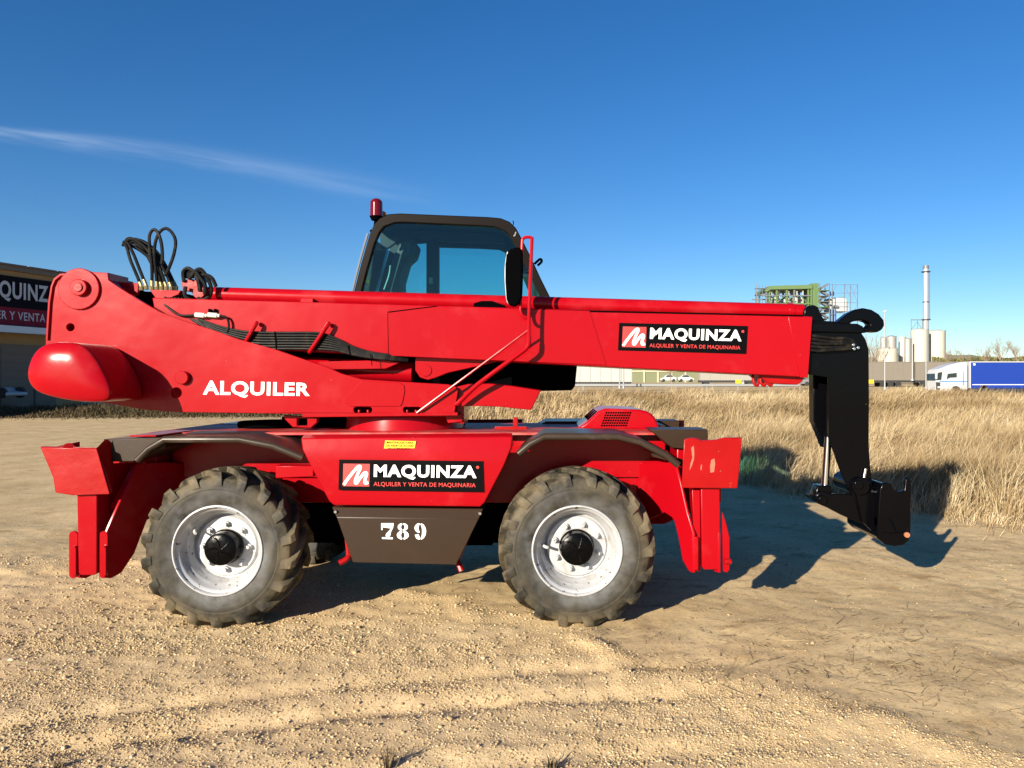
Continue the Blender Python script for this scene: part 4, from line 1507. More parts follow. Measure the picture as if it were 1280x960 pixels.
for x0 in (244, 260):
    MB().cyl(W(x0, 393.5, 0.655), W(x0 + 12, 394.5, 0.655), 0.021, n=14).cyl(W(x0 + 12, 394.5, 0.655), W(x0 + 15, 394.6, 0.655), 0.015, n=12).build('plug', M['white_plastic'], TH, bevel=0.004)
MB().tube([W(274, 394.5, 0.655), W(283, 397, 0.655), W(286, 406, 0.655), W(284, 416, 0.66)], 0.010, n=8).build('cable', M['hose'], TH)
MB().tube([W(205, 380, 0.70), W(222, 393, 0.67), W(236, 394.5, 0.66), W(245, 393.5, 0.655)], 0.010, n=8).build('cable', M['hose'], TH)
slab('plug_clip', [(260, 386), (263, 386), (263, 389), (267, 389), (267, 386), (270, 386), (270, 392), (260, 392)], 0.665, 0.02, M['matt_black'], TH, bevel=0.002)
# crossing hoses behind the plate
for k in range(6):
    MB().tube([W(206 + k * 4, 372 + k, 0.78), W(218 + k * 5, 384 + k, 0.73), W(238 + k * 6, 398 + k * 1.5, 0.70), W(256 + k * 6, 409 + k * 1.5, 0.69)], 0.012, n=8, sub=4).build('hose', M['hose'], TH)

# --- handrail and mirror
YR = 0.52
MB().tube([W(661, 427, YR), W(661, 398, YR), W(662.5, 360, YR), W(664.5, 310, YR), W(665, 296.5, YR)], 0.0145, n=10, sub=3).build('handrail', M['red'], TH)
MB().tube([W(665, 297, YR), W(658, 296.5, YR), W(653.5, 299, YR), W(652.5, 306, YR), W(651.5, 340, YR), W(650.5, 380, YR), W(651, 390, YR), W(655, 396.5, YR), W(661, 397.5, YR)], 0.0135, n=10, sub=5).build('handrail', M['red'], TH)
MB().tube([W(661, 420, YR), W(660.5, 430, YR), W(657, 436, YR), W(648, 443, YR), W(615, 467, YR), W(592, 485, YR + .04), W(571, 506, YR + .08)], 0.0185, n=10, sub=5).build('handrail', M['red'], TH)
MB().cyl(W(660, 413, YR), W(521, 516, YR + 0.07), 0.0095, n=8).build('handrail', M['red'], TH)
mp_ = [(633, 318), (637, 312), (644, 308.5), (650, 309), (653.5, 314), (653.5, 350), (652.5, 372), (649, 380), (643, 383.5), (636, 381), (633, 374), (631.5, 352), (631.5, 330)]
mo = slab('mirror', mp_, YR - 0.05, 0.06, M['matt_black'], TH, bevel=0.02, seg=3)
mr_ = MB()
mr_.tube([W(634.5, 315, YR - 0.02), W(632.0, 330, YR - 0.02), W(631.6, 350, YR - 0.02), W(633.5, 374, YR - 0.02), W(636.5, 380, YR - 0.02)], 0.006, n=6)
mr_.build('mirror_rim', M['galv'], mo)

# --- cab
YC0, YC1 = 1.36, 2.24
outer = [(436, 400), (443, 362), (451, 330), (462, 292), (467, 281), (474, 273), (485, 267.5), (500, 266.5), (560, 269), (610, 271), (626, 272.5), (637, 277), (645, 285), (652, 298), (664, 322), (676, 348), (689, 374), (702, 400)]
inner = [(444, 400), (451, 368), (458, 340), (468, 305), (474, 291), (481, 282.5), (492, 278.5), (504, 278), (560, 280.5), (605, 282.5), (620, 284), (630, 288), (637, 295), (643, 306), (656, 331), (668, 356), (678, 376), (688, 400)]
cf = slab('cab_frame', outer, YC0, 0.07, M['cab_frame'], TH, bevel=0.012, seg=3, holes=[inner])
cab_far_outer = [(VX + (x - VX) * S(YC1) / S(YC0), VY + (y - VY) * S(YC1) / S(YC0)) for x, y in outer]
hA = [(476, 395), (484, 368), (494, 345), (505, 318), (512, 308), (521, 304), (533, 303), (533, 395)]
hB = [(548.5, 308.5), (600, 310), (624, 311.5), (631, 315), (634, 322), (634, 395), (548.5, 395)]
hC = [(648, 336), (654, 348), (664, 372), (666, 395), (650, 395)]
slab('cab_frame', cab_far_outer, YC1, 0.06, M['interior'], TH, bevel=0.0, holes=[hA, hB, hC])
rb_ = MB()
ro = [(470, 278), (476, 272.5), (486, 268.5), (500, 267.5), (560, 270), (610, 272), (625, 273.5), (636, 278), (643, 285), (648, 293)]
tops = [W(x, y, YC0 + 0.07) for x, y in ro]
V = []
for p in tops:
    V += [p, Vector((p.x, YC1, p.z)), Vector((p.x, YC1, p.z - 0.05)), p + Vector((0, 0, -0.05))]
Fc = [(i * 4 + q, i * 4 + (q + 1) % 4, i * 4 + 4 + (q + 1) % 4, i * 4 + 4 + q) for i in range(len(tops) - 1) for q in range(4)] + [(0, 1, 2, 3), tuple(len(V) - 4 + q for q in (3, 2, 1, 0))]
rb_.raw(V, Fc).build('cab_roof', M['interior'], TH)
glp = [(x + (562 - x) * -0.004, y + (330 - y) * -0.004) for x, y in inner]
slab('cab_window', glp, YC0 + 0.03, 0.006, M['glass'], TH, bevel=0)
for h in (hA, hB):
    slab('cab_window', h, YC1 + 0.02, 0.006, M['glass'], TH, bevel=0)
# rear and front panes
rp0, rp1 = W(463, 295, YC0 + 0.07), W(440, 380, YC0 + 0.07)
MB().prism([rp0, rp1, Vector((rp1.x, YC1, rp1.z)), Vector((rp0.x, YC1, rp0.z))], (0.006, 0, 0)).build('cab_window', M['glass'], TH, smooth=0)
rp0, rp1 = W(648, 294, YC0 + 0.07), W(690, 380, YC0 + 0.07)
MB().prism([rp0, rp1, Vector((rp1.x, YC1, rp1.z)), Vector((rp0.x, YC1, rp0.z))], (0.006, 0, 0)).build('cab_window', M['glass'], TH, smooth=0)
MB().tube([W(459.5, 292, YC0 - 0.005), W(449.5, 327, YC0 - 0.005), W(441, 362, YC0 - 0.005), W(437, 385, YC0 - 0.005)], 0.013, n=8).build('pillar_trim', M['steel'], TH)
# lower cab shell
cbx = MB()
cbx.prism(poly([(440, 388), (694, 388), (722, 452), (719, 482), (715, 488), (650, 489.5), (560, 486), (520, 470), (440, 450)], YC0 + 0.005), (0, 0.88, 0))
cbx.build('cab_shell', M['matt_black'], TH, bevel=0.015)
# seat and things seen through the glass
st = MB()
st.prism(poly([(470, 400), (478, 360), (492, 318), (500, 300), (511, 296), (518, 302), (514, 318), (505, 325), (498, 350), (500, 400)], 1.75), (0, 0.42, 0))
st.build('driver_seat', M['seat'], TH, bevel=0.03, seg=3)
slab('cab_pillar', [(533, 290), (548, 290), (548, 395), (533, 395)], YC1 - 0.05, 0.04, M['interior'], TH, bevel=0.008)
slab('door_latch', [(536, 346), (541, 347), (541, 355), (536, 355)], YC1 - 0.06, 0.02, M['white_plastic'], TH, bevel=0.003)
slab('headlining', [(474, 284), (636, 290), (630, 304), (560, 302), (520, 296), (500, 300), (486, 310), (476, 312)], 1.95, 0.05, M['interior'], TH, bevel=0.01)
MB().tube([W(480, 362, 1.5), W(486, 345, 1.5), W(488, 332, 1.52)], 0.008, n=6).build('control_lever', M['galv'], TH)
MB().tube([W(640, 291, YC0 + 0.02), W(643, 295, YC0), W(645, 290, YC0)], 0.006, n=6).build('cab_catch', M['galv'], TH)
MB().tube([W(668, 330, YC0 + 0.3), W(675, 324, YC0 + 0.3), W(677, 327, YC0 + 0.3), W(672, 332, YC0 + 0.3)], 0.012, n=8).build('cab_hook', M['matt_black'], TH)
MB().tube([W(640, 284, YC0 + 0.2), W(642, 279, YC0 + 0.2), W(641, 276, YC0 + 0.2)], 0.005, n=6).build('cab_hook', M['matt_black'], TH)
# beacon
bcY = 1.45
bp0 = W(470.5, 272, bcY)
bc = MB()
bc.cyl(bp0, W(470.5, 254, bcY), 0.058, 0.056, n=24)
c = W(470.5, 254, bcY)
for i in range(5):
    a0, a1 = R(18 * i), R(18 * (i + 1))
    bc.cyl(c + Vector((0, 0, 0.045 * math.sin(a0))), c + Vector((0, 0, 0.045 * math.sin(a1))), 0.056 * math.cos(a0) + 0.0005, max(0.056 * math.cos(a1), 0.001) + 0.0003, n=24, cap=(i == 4))
be = bc.build('beacon', M['beacon'], TH, smooth=50)
bb = MB()
bb.cyl(W(470.5, 275.5, bcY), W(470.5, 270.5, bcY), 0.046, 0.064, n=24)
bb.cyl(W(468, 290, bcY), W(470, 275, bcY), 0.016, n=10)
bb.tube([W(463, 289, bcY - .02), W(468, 287, bcY), W(474, 282, bcY)], 0.012, n=8)
bb.build('beacon_base', M['matt_black'], be)
disc('side_lamp', 479, 267, 3.2, bcY + 0.1, 0.05, M['amber'], TH, 0.004)

# --- head and fork carriage at the boom tip
YB = 0.78
slab('inner_boom', [(996, 399), (1050, 402), (1050, 468), (996, 468)], YB - 0.02, 0.40, M['black'], TH, bevel=0.008)
slab('head_top', [(1010, 403.5), (1072, 404.5), (1079, 408), (1080, 416), (1010, 414.5)], YB - 0.06, 0.46, M['black'], TH, bevel=0.006)
slab('head_lug', [(1004, 404), (1006, 386), (1011, 382), (1017, 381), (1023, 384), (1026, 392), (1033, 405)], YB + 0.02, 0.05, M['black'], TH, bevel=0.006)
slab('head_lug', [(1004, 404), (1006, 386), (1011, 382), (1017, 381), (1023, 384), (1026, 392), (1033, 405)], YB + 0.24, 0.05, M['black'], TH, bevel=0.006)
horn = [(1044, 405), (1052, 398), (1060, 391.5), (1069, 386.8), (1079, 384.8), (1090, 387), (1099, 392.5), (1105, 400), (1106, 406.5), (1103, 412), (1097, 415.5), (1088, 414.5), (1079, 416.5), (1078, 410), (1084, 409), (1088, 406), (1086, 402.5), (1080, 400.5), (1072, 400.5), (1065, 402.5), (1061, 406)]
slab('hose_guide', horn, YB + 0.0, 0.12, M['black'], TH, bevel=0.02, seg=3)
slab('hose_guide', horn, YB + 0.22, 0.12, M['black'], TH, bevel=0.02, seg=3)
head = [(1012, 415), (1076, 415), (1082, 424), (1086, 437), (1086.5, 500), (1086, 553), (1088, 585), (1091, 606), (1096, 635), (1092, 655), (1082, 650), (1070, 628), (1053, 594), (1036, 546), (1035.5, 472), (1012, 468)]
hp = slab('head_plate', head, YB - 0.03, 0.035, M['black'], TH, bevel=0.004)
slab('head_plate', head, YB + 0.30, 0.035, M['black'], TH, bevel=0.004)
hb_ = MB()
hl = [W(1017, 468, YB), W(1035.5, 472, YB), W(1035.5, 560, YB), W(1031, 560, YB), W(1017, 525, YB)]
slab('head_web', [(1016.5, 466), (1036, 468), (1036, 552), (1031, 560), (1017, 526)], YB + 0.16, 0.12, M['black'], TH, bevel=0.006)
slab('head_spine', [(1072, 430), (1084, 440), (1084, 600), (1070, 600)], YB, 0.30, M['black'], TH, bevel=0.006)
hs = MB()
for k in range(5):
    hs.tube([W(1012, 419 + k * 4.6, YB - 0.06), W(1025, 421 + k * 4.4, YB - 0.07), W(1045, 423 + k * 3.5 + (k % 2), YB - 0.075), W(1062, 424 + k * 3, YB - 0.065), W(1071, 432 + k, YB - 0.04)], 0.014, n=8, sub=4)
hs.build('head_hoses', M['hose'], hp)
for (x, y) in ((1067, 431), (1068, 436), (1073, 434.5)):
    disc('fitting', x, y, 1.9, YB - 0.075, 0.04, M['steel'], hp, 0.002, 10)
fs = MB()
fs.cyl(W(1082, 586, YB - 0.05), W(1079.5, 598, YB - 0.05), 0.013, n=10)
fs.cyl(W(1079.5, 598, YB - 0.05), W(1076, 601, YB - 0.045), 0.012, n=10)
fs.build('fitting', M['steel'], hp)
# tilt cylinder
MB().cyl(W(1037, 488, YB + 0.10), W(1035.3, 546, YB + 0.10), 0.036, n=20).build('tilt_cylinder', M['black'], TH, bevel=0.005)
MB().cyl(W(1035.3, 545, YB + 0.10), W(1031, 610, YB + 0.10), 0.031, n=20).build('tilt_rod', M['steel'], TH)
slab('rod_clevis', [(1022, 607), (1039, 607), (1040, 616), (1037, 628), (1030, 633), (1020, 628), (1018, 620)], YB + 0.03, 0.14, M['black'], TH, bevel=0.01)
slab('tilt_link', [(1020, 620), (1026, 614), (1038, 617), (1060, 618), (1074, 620), (1090, 615), (1094, 632), (1096, 656), (1086, 658), (1068, 651), (1050, 643), (1035, 635), (1023, 630)], YB - 0.02, 0.03, M['black'], TH, bevel=0.006)
slab('tilt_link', [(1020, 620), (1026, 614), (1038, 617), (1060, 618), (1074, 620), (1090, 615), (1094, 632), (1096, 656), (1086, 658), (1068, 651), (1050, 643), (1035, 635), (1023, 630)], YB + 0.22, 0.03, M['black'], TH, bevel=0.006)
disc('link_pin', 1029, 625, 5.5, YB - 0.045, 0.33, M['black'], TH, 0.004)
disc('main_pin', 1077, 608, 11.5, YB - 0.075, 0.46, M['black'], TH, 0.010)
disc('main_pin', 1074, 606, 6.0, YB - 0.095, 0.03, M['black'], TH, 0.006)
slab('carriage_arm', [(1068, 606), (1088, 600), (1093, 618), (1098, 640), (1100, 660), (1090, 664), (1078, 652)], YB - 0.055, 0.03, M['black'], TH, bevel=0.006)
slab('carriage_arm', [(1068, 606), (1088, 600), (1093, 618), (1098, 640), (1100, 660), (1090, 664), (1078, 652)], YB + 0.27, 0.03, M['black'], TH, bevel=0.006)
carr = [(1100, 612), (1103, 605), (1108, 602.5), (1114, 604.5), (1118, 612), (1124, 615), (1131, 613), (1132, 600), (1135, 596), (1139, 601), (1138.5, 662), (1136, 676), (1129, 681.5), (1119, 683), (1106, 680.5), (1098, 674), (1097, 662)]
YK = 0.60
cp = slab('carriage_plate', carr, YK, 0.035, M['black'], TH, bevel=0.006)
slab('carriage_plate', carr, YK + 0.72, 0.035, M['black'], TH, bevel=0.006)
cb = MB()
cb.cyl(W(1109, 612, YK + 0.03), W(1109, 612, YK + 0.03) + Vector((0, 0.70, 0)), 0.045, n=20)
cb.prism(poly([(1099, 648), (1134, 648), (1134, 676), (1122, 681), (1106, 679), (1099, 672)], YK + 0.03), (0, 0.70, 0))
cb.build('carriage_beam', M['black'], TH, bevel=0.006)
slab('carriage_web', [(1099, 610), (1108, 610), (1108, 660), (1099, 660)], YK + 0.03, 0.70, M['black'], TH, bevel=0.006)
disc('carriage_pin', 1134.5, 669, 3.4, YK - 0.02, 0.06, M['rust'], cp, 0.003)
MB().tube([W(1112, 648, YK - 0.006), W(1117, 655, YK - 0.01), W(1121, 664, YK - 0.008)], 0.006, n=6).build('weld', M['black'], cp)
MB().tube([W(1104, 665.5, YK - 0.003), W(1118, 666.5, YK - 0.004), W(1132, 664.5, YK - 0.003)], 0.005, n=6).build('weld', M['black'], cp)
MB().cyl(W(1091, 614, YK + 0.12), W(1101, 618, YK + 0.12), 0.011, n=10).build('grease_rod', M['steel'], TH)

# ------------------------------------------------------------------ background, right


def P(px, py, d):
    return W(px, py, d - D)


def gz(x, y):
    return float(height(np.array([float(x)]), np.array([float(y)]), False)[0])


def wheel_into(b, x, y, z, r, wd=0.28, n=20):
    b.cyl((x, y, z), (x, y + wd, z), r, n=n)


def truck():
    d = 94.0
    s = F / d
    x0 = (1169.5 - VX) / s
    yb = d - D
    z0 = CH - (491.5 - VY) / s
    t_ = thing('articulated_lorry', 'white lorry cab pulling a long trailer under blue tarpaulin', 'lorry', (x0 + 8, yb + 1.2, z0))

    def q(px, py):
        return Vector(((px - VX) / s, yb, CH - (py - VY) / s))
    cabp = [(1169.5, 488), (1169.8, 477), (1170.5, 467), (1173, 461.5), (1180, 459), (1186, 456.5), (1199, 453.3), (1207, 452.5), (1209.5, 454), (1209.5, 487), (1201, 487), (1199.5, 484), (1195, 482.5), (1190.5, 484), (1189, 489), (1178, 490)]
    a = MB().prism([q(x, y) for x, y in cabp], (0, 2.45, 0)).build('cab', M['white_van'], t_, bevel=0.06)

    def side(name, pts, m, dy=0.012, par=a):
        MB().prism([q(x, y) + Vector((0, -dy, 0)) for x, y in pts], (0, dy * 0.6, 0)).build(name, m, par, smooth=0)
    side('side_window', [(1184.5, 467.2), (1196, 466), (1196, 471.8), (1187, 472.3), (1183.2, 474.5)], M['car_glass'])
    side('stripe', [(1174, 476.3), (1209, 476.3), (1209, 477.4), (1174, 477.4)], M['blue_line'])
    side('door_seam', [(1203.6, 464), (1204.3, 464), (1204.6, 482), (1203.9, 482)], M['dark_metal'])
    side('windscreen_side', [(1170.8, 467.5), (1173.4, 465.5), (1178, 465), (1176.6, 475), (1170.2, 475.5)], M['car_glass'])
    side('grille', [(1169.7, 477.5), (1175.5, 478), (1175, 489), (1170, 488)], M['dark_metal'])
    side('lamp', [(1172, 483), (1175, 483.2), (1175, 485), (1172, 485)], M['white_plastic'], 0.02)
    MB().prism([q(1169.4, 475.5), q(1170.2, 467), q(1170.0, 467), q(1169.2, 475.5)], (0, 2.3, 0)).build('windscreen', M['car_glass'], a)
    MB().box(x0 - 0.12, x0 + 0.08, yb - 0.32, yb - 0.06, q(0, 474).z, q(0, 467).z).build('mirror', M['white_van'], t_, bevel=0.03)
    tr0 = (1213.5 - VX) / s
    tz0, tz1 = q(0, 485.3).z, q(0, 453).z
    tb_ = MB().box(tr0, tr0 + 13.6, yb + 0.02, yb + 2.5, tz0, tz1)
    tr = tb_.build('trailer_box', M['blue_tarp'], t_, bevel=0.03)
    ra = MB()
    ra.box(tr0 - 0.02, tr0 + 13.62, yb - 0.03, yb + 2.55, tz1 + 0.003, tz1 + 0.12)
    ra.box(tr0 - 0.14, tr0 - 0.003, yb - 0.02, yb + 2.54, tz0, tz1 + 0.12)
    ra.build('trailer_frame', M['plant_white'], tr, bevel=0.01)
    MB().box(tr0 + 0.2, tr0 + 13.5, yb - 0.01, yb + 0.018, tz0 + 0.40, tz0 + 0.48).build('trailer_band', M['white'], tr)
    MB().box(tr0 + 0.3, tr0 + 0.55, yb - 0.008, yb + 0.018, tz1 - 0.35, tz1 - 0.12).build('trailer_mark', M['white'], tr)
    MB().box(tr0 - 0.9, tr0 - 0.16, yb + 0.3, yb + 2.2, tz0 - 0.3, tz1 - 0.5).build('coupling', M['dark_metal'], t_)
    MB().box(tr0, tr0 + 13.5, yb + 0.1, yb + 2.4, tz0 - 0.32, tz0 - 0.003).build('trailer_chassis', M['dark_metal'], t_)
    for xx in ((1195 - VX) / s, tr0 + 1.6, tr0 + 8.6, tr0 + 9.9, tr0 + 11.2):
        for yy_ in (yb + 0.02, yb + 2.2):
            wb_ = MB()
            wheel_into(wb_, xx, yy_, z0 + 0.5, 0.5)
            wb_.build('wheel', M['tyre_plain'], t_, bevel=0.03)


truck()


def trailer(px0, m, label, d=128.0, top=454.5, bot=475.5, length=13.6, yellow=True):
    s = F / d
    x0 = (px0 - VX) / s
    y = d - D
    z1 = CH - (top - VY) / s
    z0 = CH - (bot - VY) / s
    zg = z0 - 1.15
    t_ = thing('parked_trailer', label, 'trailer', (x0 + length / 2, y + 1.2, zg), 'parked lorry trailers by the road')
    b = MB().box(x0, x0 + length, y, y + 2.5, z0, z1).build('body', m, t_, bevel=0.03)
    rb2 = MB()
    rb2.box(x0 - 0.03, x0 + length + 0.03, y - 0.04, y + 2.54, z1 + 0.003, z1 + 0.12)
    for k in range(9):
        xx = x0 + length * k / 8
        rb2.box(xx - 0.05, xx + 0.05, y - 0.03, y - 0.004, z0, z1)
    rb2.build('frame', M['galv'] if m is M['pale_tarp'] else m, b)
    sk = MB().box(x0 + 0.1, x0 + length - 0.1, y + 0.1, y + 2.4, z0 - 0.35, z0 - 0.003).build('chassis', M['dark_metal'], t_)
    for xx in (x0 + 1.2, x0 + 8.6, x0 + 9.9, x0 + 11.2):
        for yy_ in (y + 0.03, y + 2.2):
            wb_ = MB()
            wheel_into(wb_, xx, yy_, zg + 0.48, 0.48)
            wb_.build('wheel', M['tyre_plain'], t_, bevel=0.03)
    st_ = MB()
    for k in range(26):
        xx = x0 + 0.3 + k * (length - 0.6) / 25
        st_.box(xx - 0.03, xx + 0.03, y - 0.02, y - 0.004, z0 - 0.25, z0 + 0.05)
    st_.build('strap', M['dark_metal'], b)
    if yellow:
        MB().box(x0 + 6.0, x0 + 7.0, y - 0.05, y - 0.03, z0 - 0.5, z0 + 0.1).build('side_marker', M['yellow'], t_)


trailer(686, M['pale_tarp'], 'pale grey curtain trailer seen under the boom by the black cab base', bot=477.5, d=126, top=452, yellow=False)
trailer(875, M['grey_tarp'], 'beige curtain trailer parked beyond the bank under the boom sign', d=130)
trailer(1040, M['brown_tarp'], 'taupe curtain trailer parked directly behind the tall lamp post', d=129, top=453)
trailer(1144.5, M['brown_tarp'], 'taupe curtain trailer half hidden behind the white lorry cab', d=129, top=453)


def car(px0, px1, top, base, d, m, label, name='parked_car', flip=False):
    s = F / d
    x0, x1 = (px0 - VX) / s, (px1 - VX) / s
    y = d - D
    z0, z1 = CH - (base - VY) / s, CH - (top - VY) / s
    Lg, H = x1 - x0, z1 - z0
    t_ = thing(name, label, 'car', ((x0 + x1) / 2, y + 0.85, z0))
    prof = [(0, .28), (0.01, .52), (.16, .60), (.24, .66), (.36, .97), (.46, 1.0), (.70, .99), (.86, .70), (.99, .64), (1, .30), (.95, .2), (.05, .2)]
    if flip:
        prof = [(1 - a, b) for a, b in reversed(prof)]
    pt = [Vector((x0 + a * Lg, y, z0 + b * H)) for a, b in prof]
    b = MB().prism(pt, (0, 1.7, 0)).build('body', m, t_, bevel=0.08)
    w_ = [(.30, .68), (.38, .93), (.47, .95), (.68, .94), (.80, .70)]
    if flip:
        w_ = [(1 - a, c_) for a, c_ in reversed(w_)]
    MB().prism([Vector((x0 + a * Lg, y - 0.012, z0 + c_ * H)) for a, c_ in w_], (0, 0.01, 0)).build('window', M['car_glass'], b, smooth=0)
    for a in (.18, .81):
        wb_ = MB()
        wheel_into(wb_, x0 + a * Lg, y - 0.02, z0 + 0.31, 0.31, 0.2)
        wheel_into(wb_, x0 + a * Lg, y + 1.5, z0 + 0.31, 0.31, 0.2)
        wb_.build('wheel', M['tyre_plain'], t_)


car(978, 1016, 470.5, 482.5, 108, M['grey_car'], 'grey car passing below the red boom nose beside the black head')
car(826, 846, 468.5, 477.5, 150, M['white_van'], 'white car by the green hall, left of a pair')
car(848, 868, 468.5, 477.5, 150, M['white_van'], 'white car by the green hall, right of a pair, near the beige trailer', flip=True)
car(1086, 1102, 467, 475.5, 132, M['grey_car'], 'small dark car parked left of the taupe trailers')


def pole(px, top, base, d, r, label, lamp=0, group='slim metal poles along the road'):
    a, b = P(px, base, d), P(px, top, d)
    t_ = thing('lamp_post' if lamp else 'metal_pole', label, 'lamp post' if lamp else 'pole', a, group)
    MB().cyl(a, b, r, r * 0.7, n=10).build('shaft', M['galv'], t_)
    MB().cyl(a, a + Vector((0, 0, 0.3)), r * 2, r * 1.5, n=10).build('base', M['galv'], t_)
    if lamp:
        s = F / d
        hd = MB()
        hd.prism([b + Vector((-1.6 / s, 0, 0)), b + Vector((2.6 / s, 0, 1.2 / s)), b + Vector((2.2 / s, 0, 2.4 / s)), b + Vector((-1.4 / s, 0, 1.6 / s))], (0, 0.3, 0))
        hd.build('lamp_head', M['plant_white'], t_, bevel=0.02)


pole(1106, 390, 487, 92, 0.09, 'tall slim street lamp right of the black hose guide', 1, 'street lamps')
pole(1140.5, 420, 476, 118, 0.13, 'slim metal pole before the cream silo at the gap between trailers')
pole(1157.5, 400, 487, 96, 0.085, 'slim metal pole standing in line with the chimney')
pole(774.5, 400, 485.5, 100, 0.09, 'slim metal pole before the pale trailer, left of two')
pole(779.5, 400, 485.5, 100, 0.09, 'slim metal pole before the pale trailer, right of two')
pole(929, 430, 480, 112, 0.09, 'slim metal pole before the beige trailer')

# road the lorry drives on, and a strip of pale verge
rd = MB()
xs_ = np.linspace(-40, 160, 60)
V = []
for x in xs_:
    for dd in (90, 101):
        V.append((x, dd - D, gz(x, dd - D) + 0.06))
rd.raw(V, [(2 * i, 2 * i + 2, 2 * i + 3, 2 * i + 1) for i in range(len(xs_) - 1)])
tag(rd.build('road', M['asphalt']), 'asphalt road beyond the grassy bank', None, kind='structure')

# roadside guard rail
gb_ = MB()
a, b = P(690, 481.5, 104), P(1000, 481.5, 104)
gr_t = thing('guard_rail', 'low grey guard rail along the road under the boom', 'guard rail', ((a.x + b.x) / 2, a.y, a.z - 0.6))
MB().box(a.x, b.x, a.y, a.y + 0.08, a.z - 0.15, a.z + 0.18).build('rail', M['galv'], gr_t, bevel=0.02)
for k in range(9):
    xx = a.x + (b.x - a.x) * k / 8
    MB().box(xx - 0.06, xx + 0.06, a.y + 0.09, a.y + 0.2, a.z - 0.8, a.z + 0.1).build('post', M['galv'], gr_t)


# green hall with cream posts
def green_hall():
    d = 165.0
    a, b = P(788, 452, d), P(874, 478, d)
    t_ = thing('green_hall', 'long low green hall with cream posts behind parked white cars', 'hall', ((a.x + b.x) / 2, a.y, b.z))
    MB().box(a.x, b.x, a.y, a.y + 12, b.z, a.z).build('wall', M['green_hall'], t_)
    for k in range(6):
        x = a.x + (b.x - a.x) * k / 5
        MB().box(x - 0.16, x + 0.16, a.y - 0.2, a.y - 0.01, b.z, a.z).build('post', M['cream_post'], t_)
    for z in (P(0, 464, d).z,):
        MB().box(a.x, b.x, a.y - 0.18, a.y - 0.03, z - 0.14, z + 0.14).build('rail', M['cream_post'], t_)


green_hall()


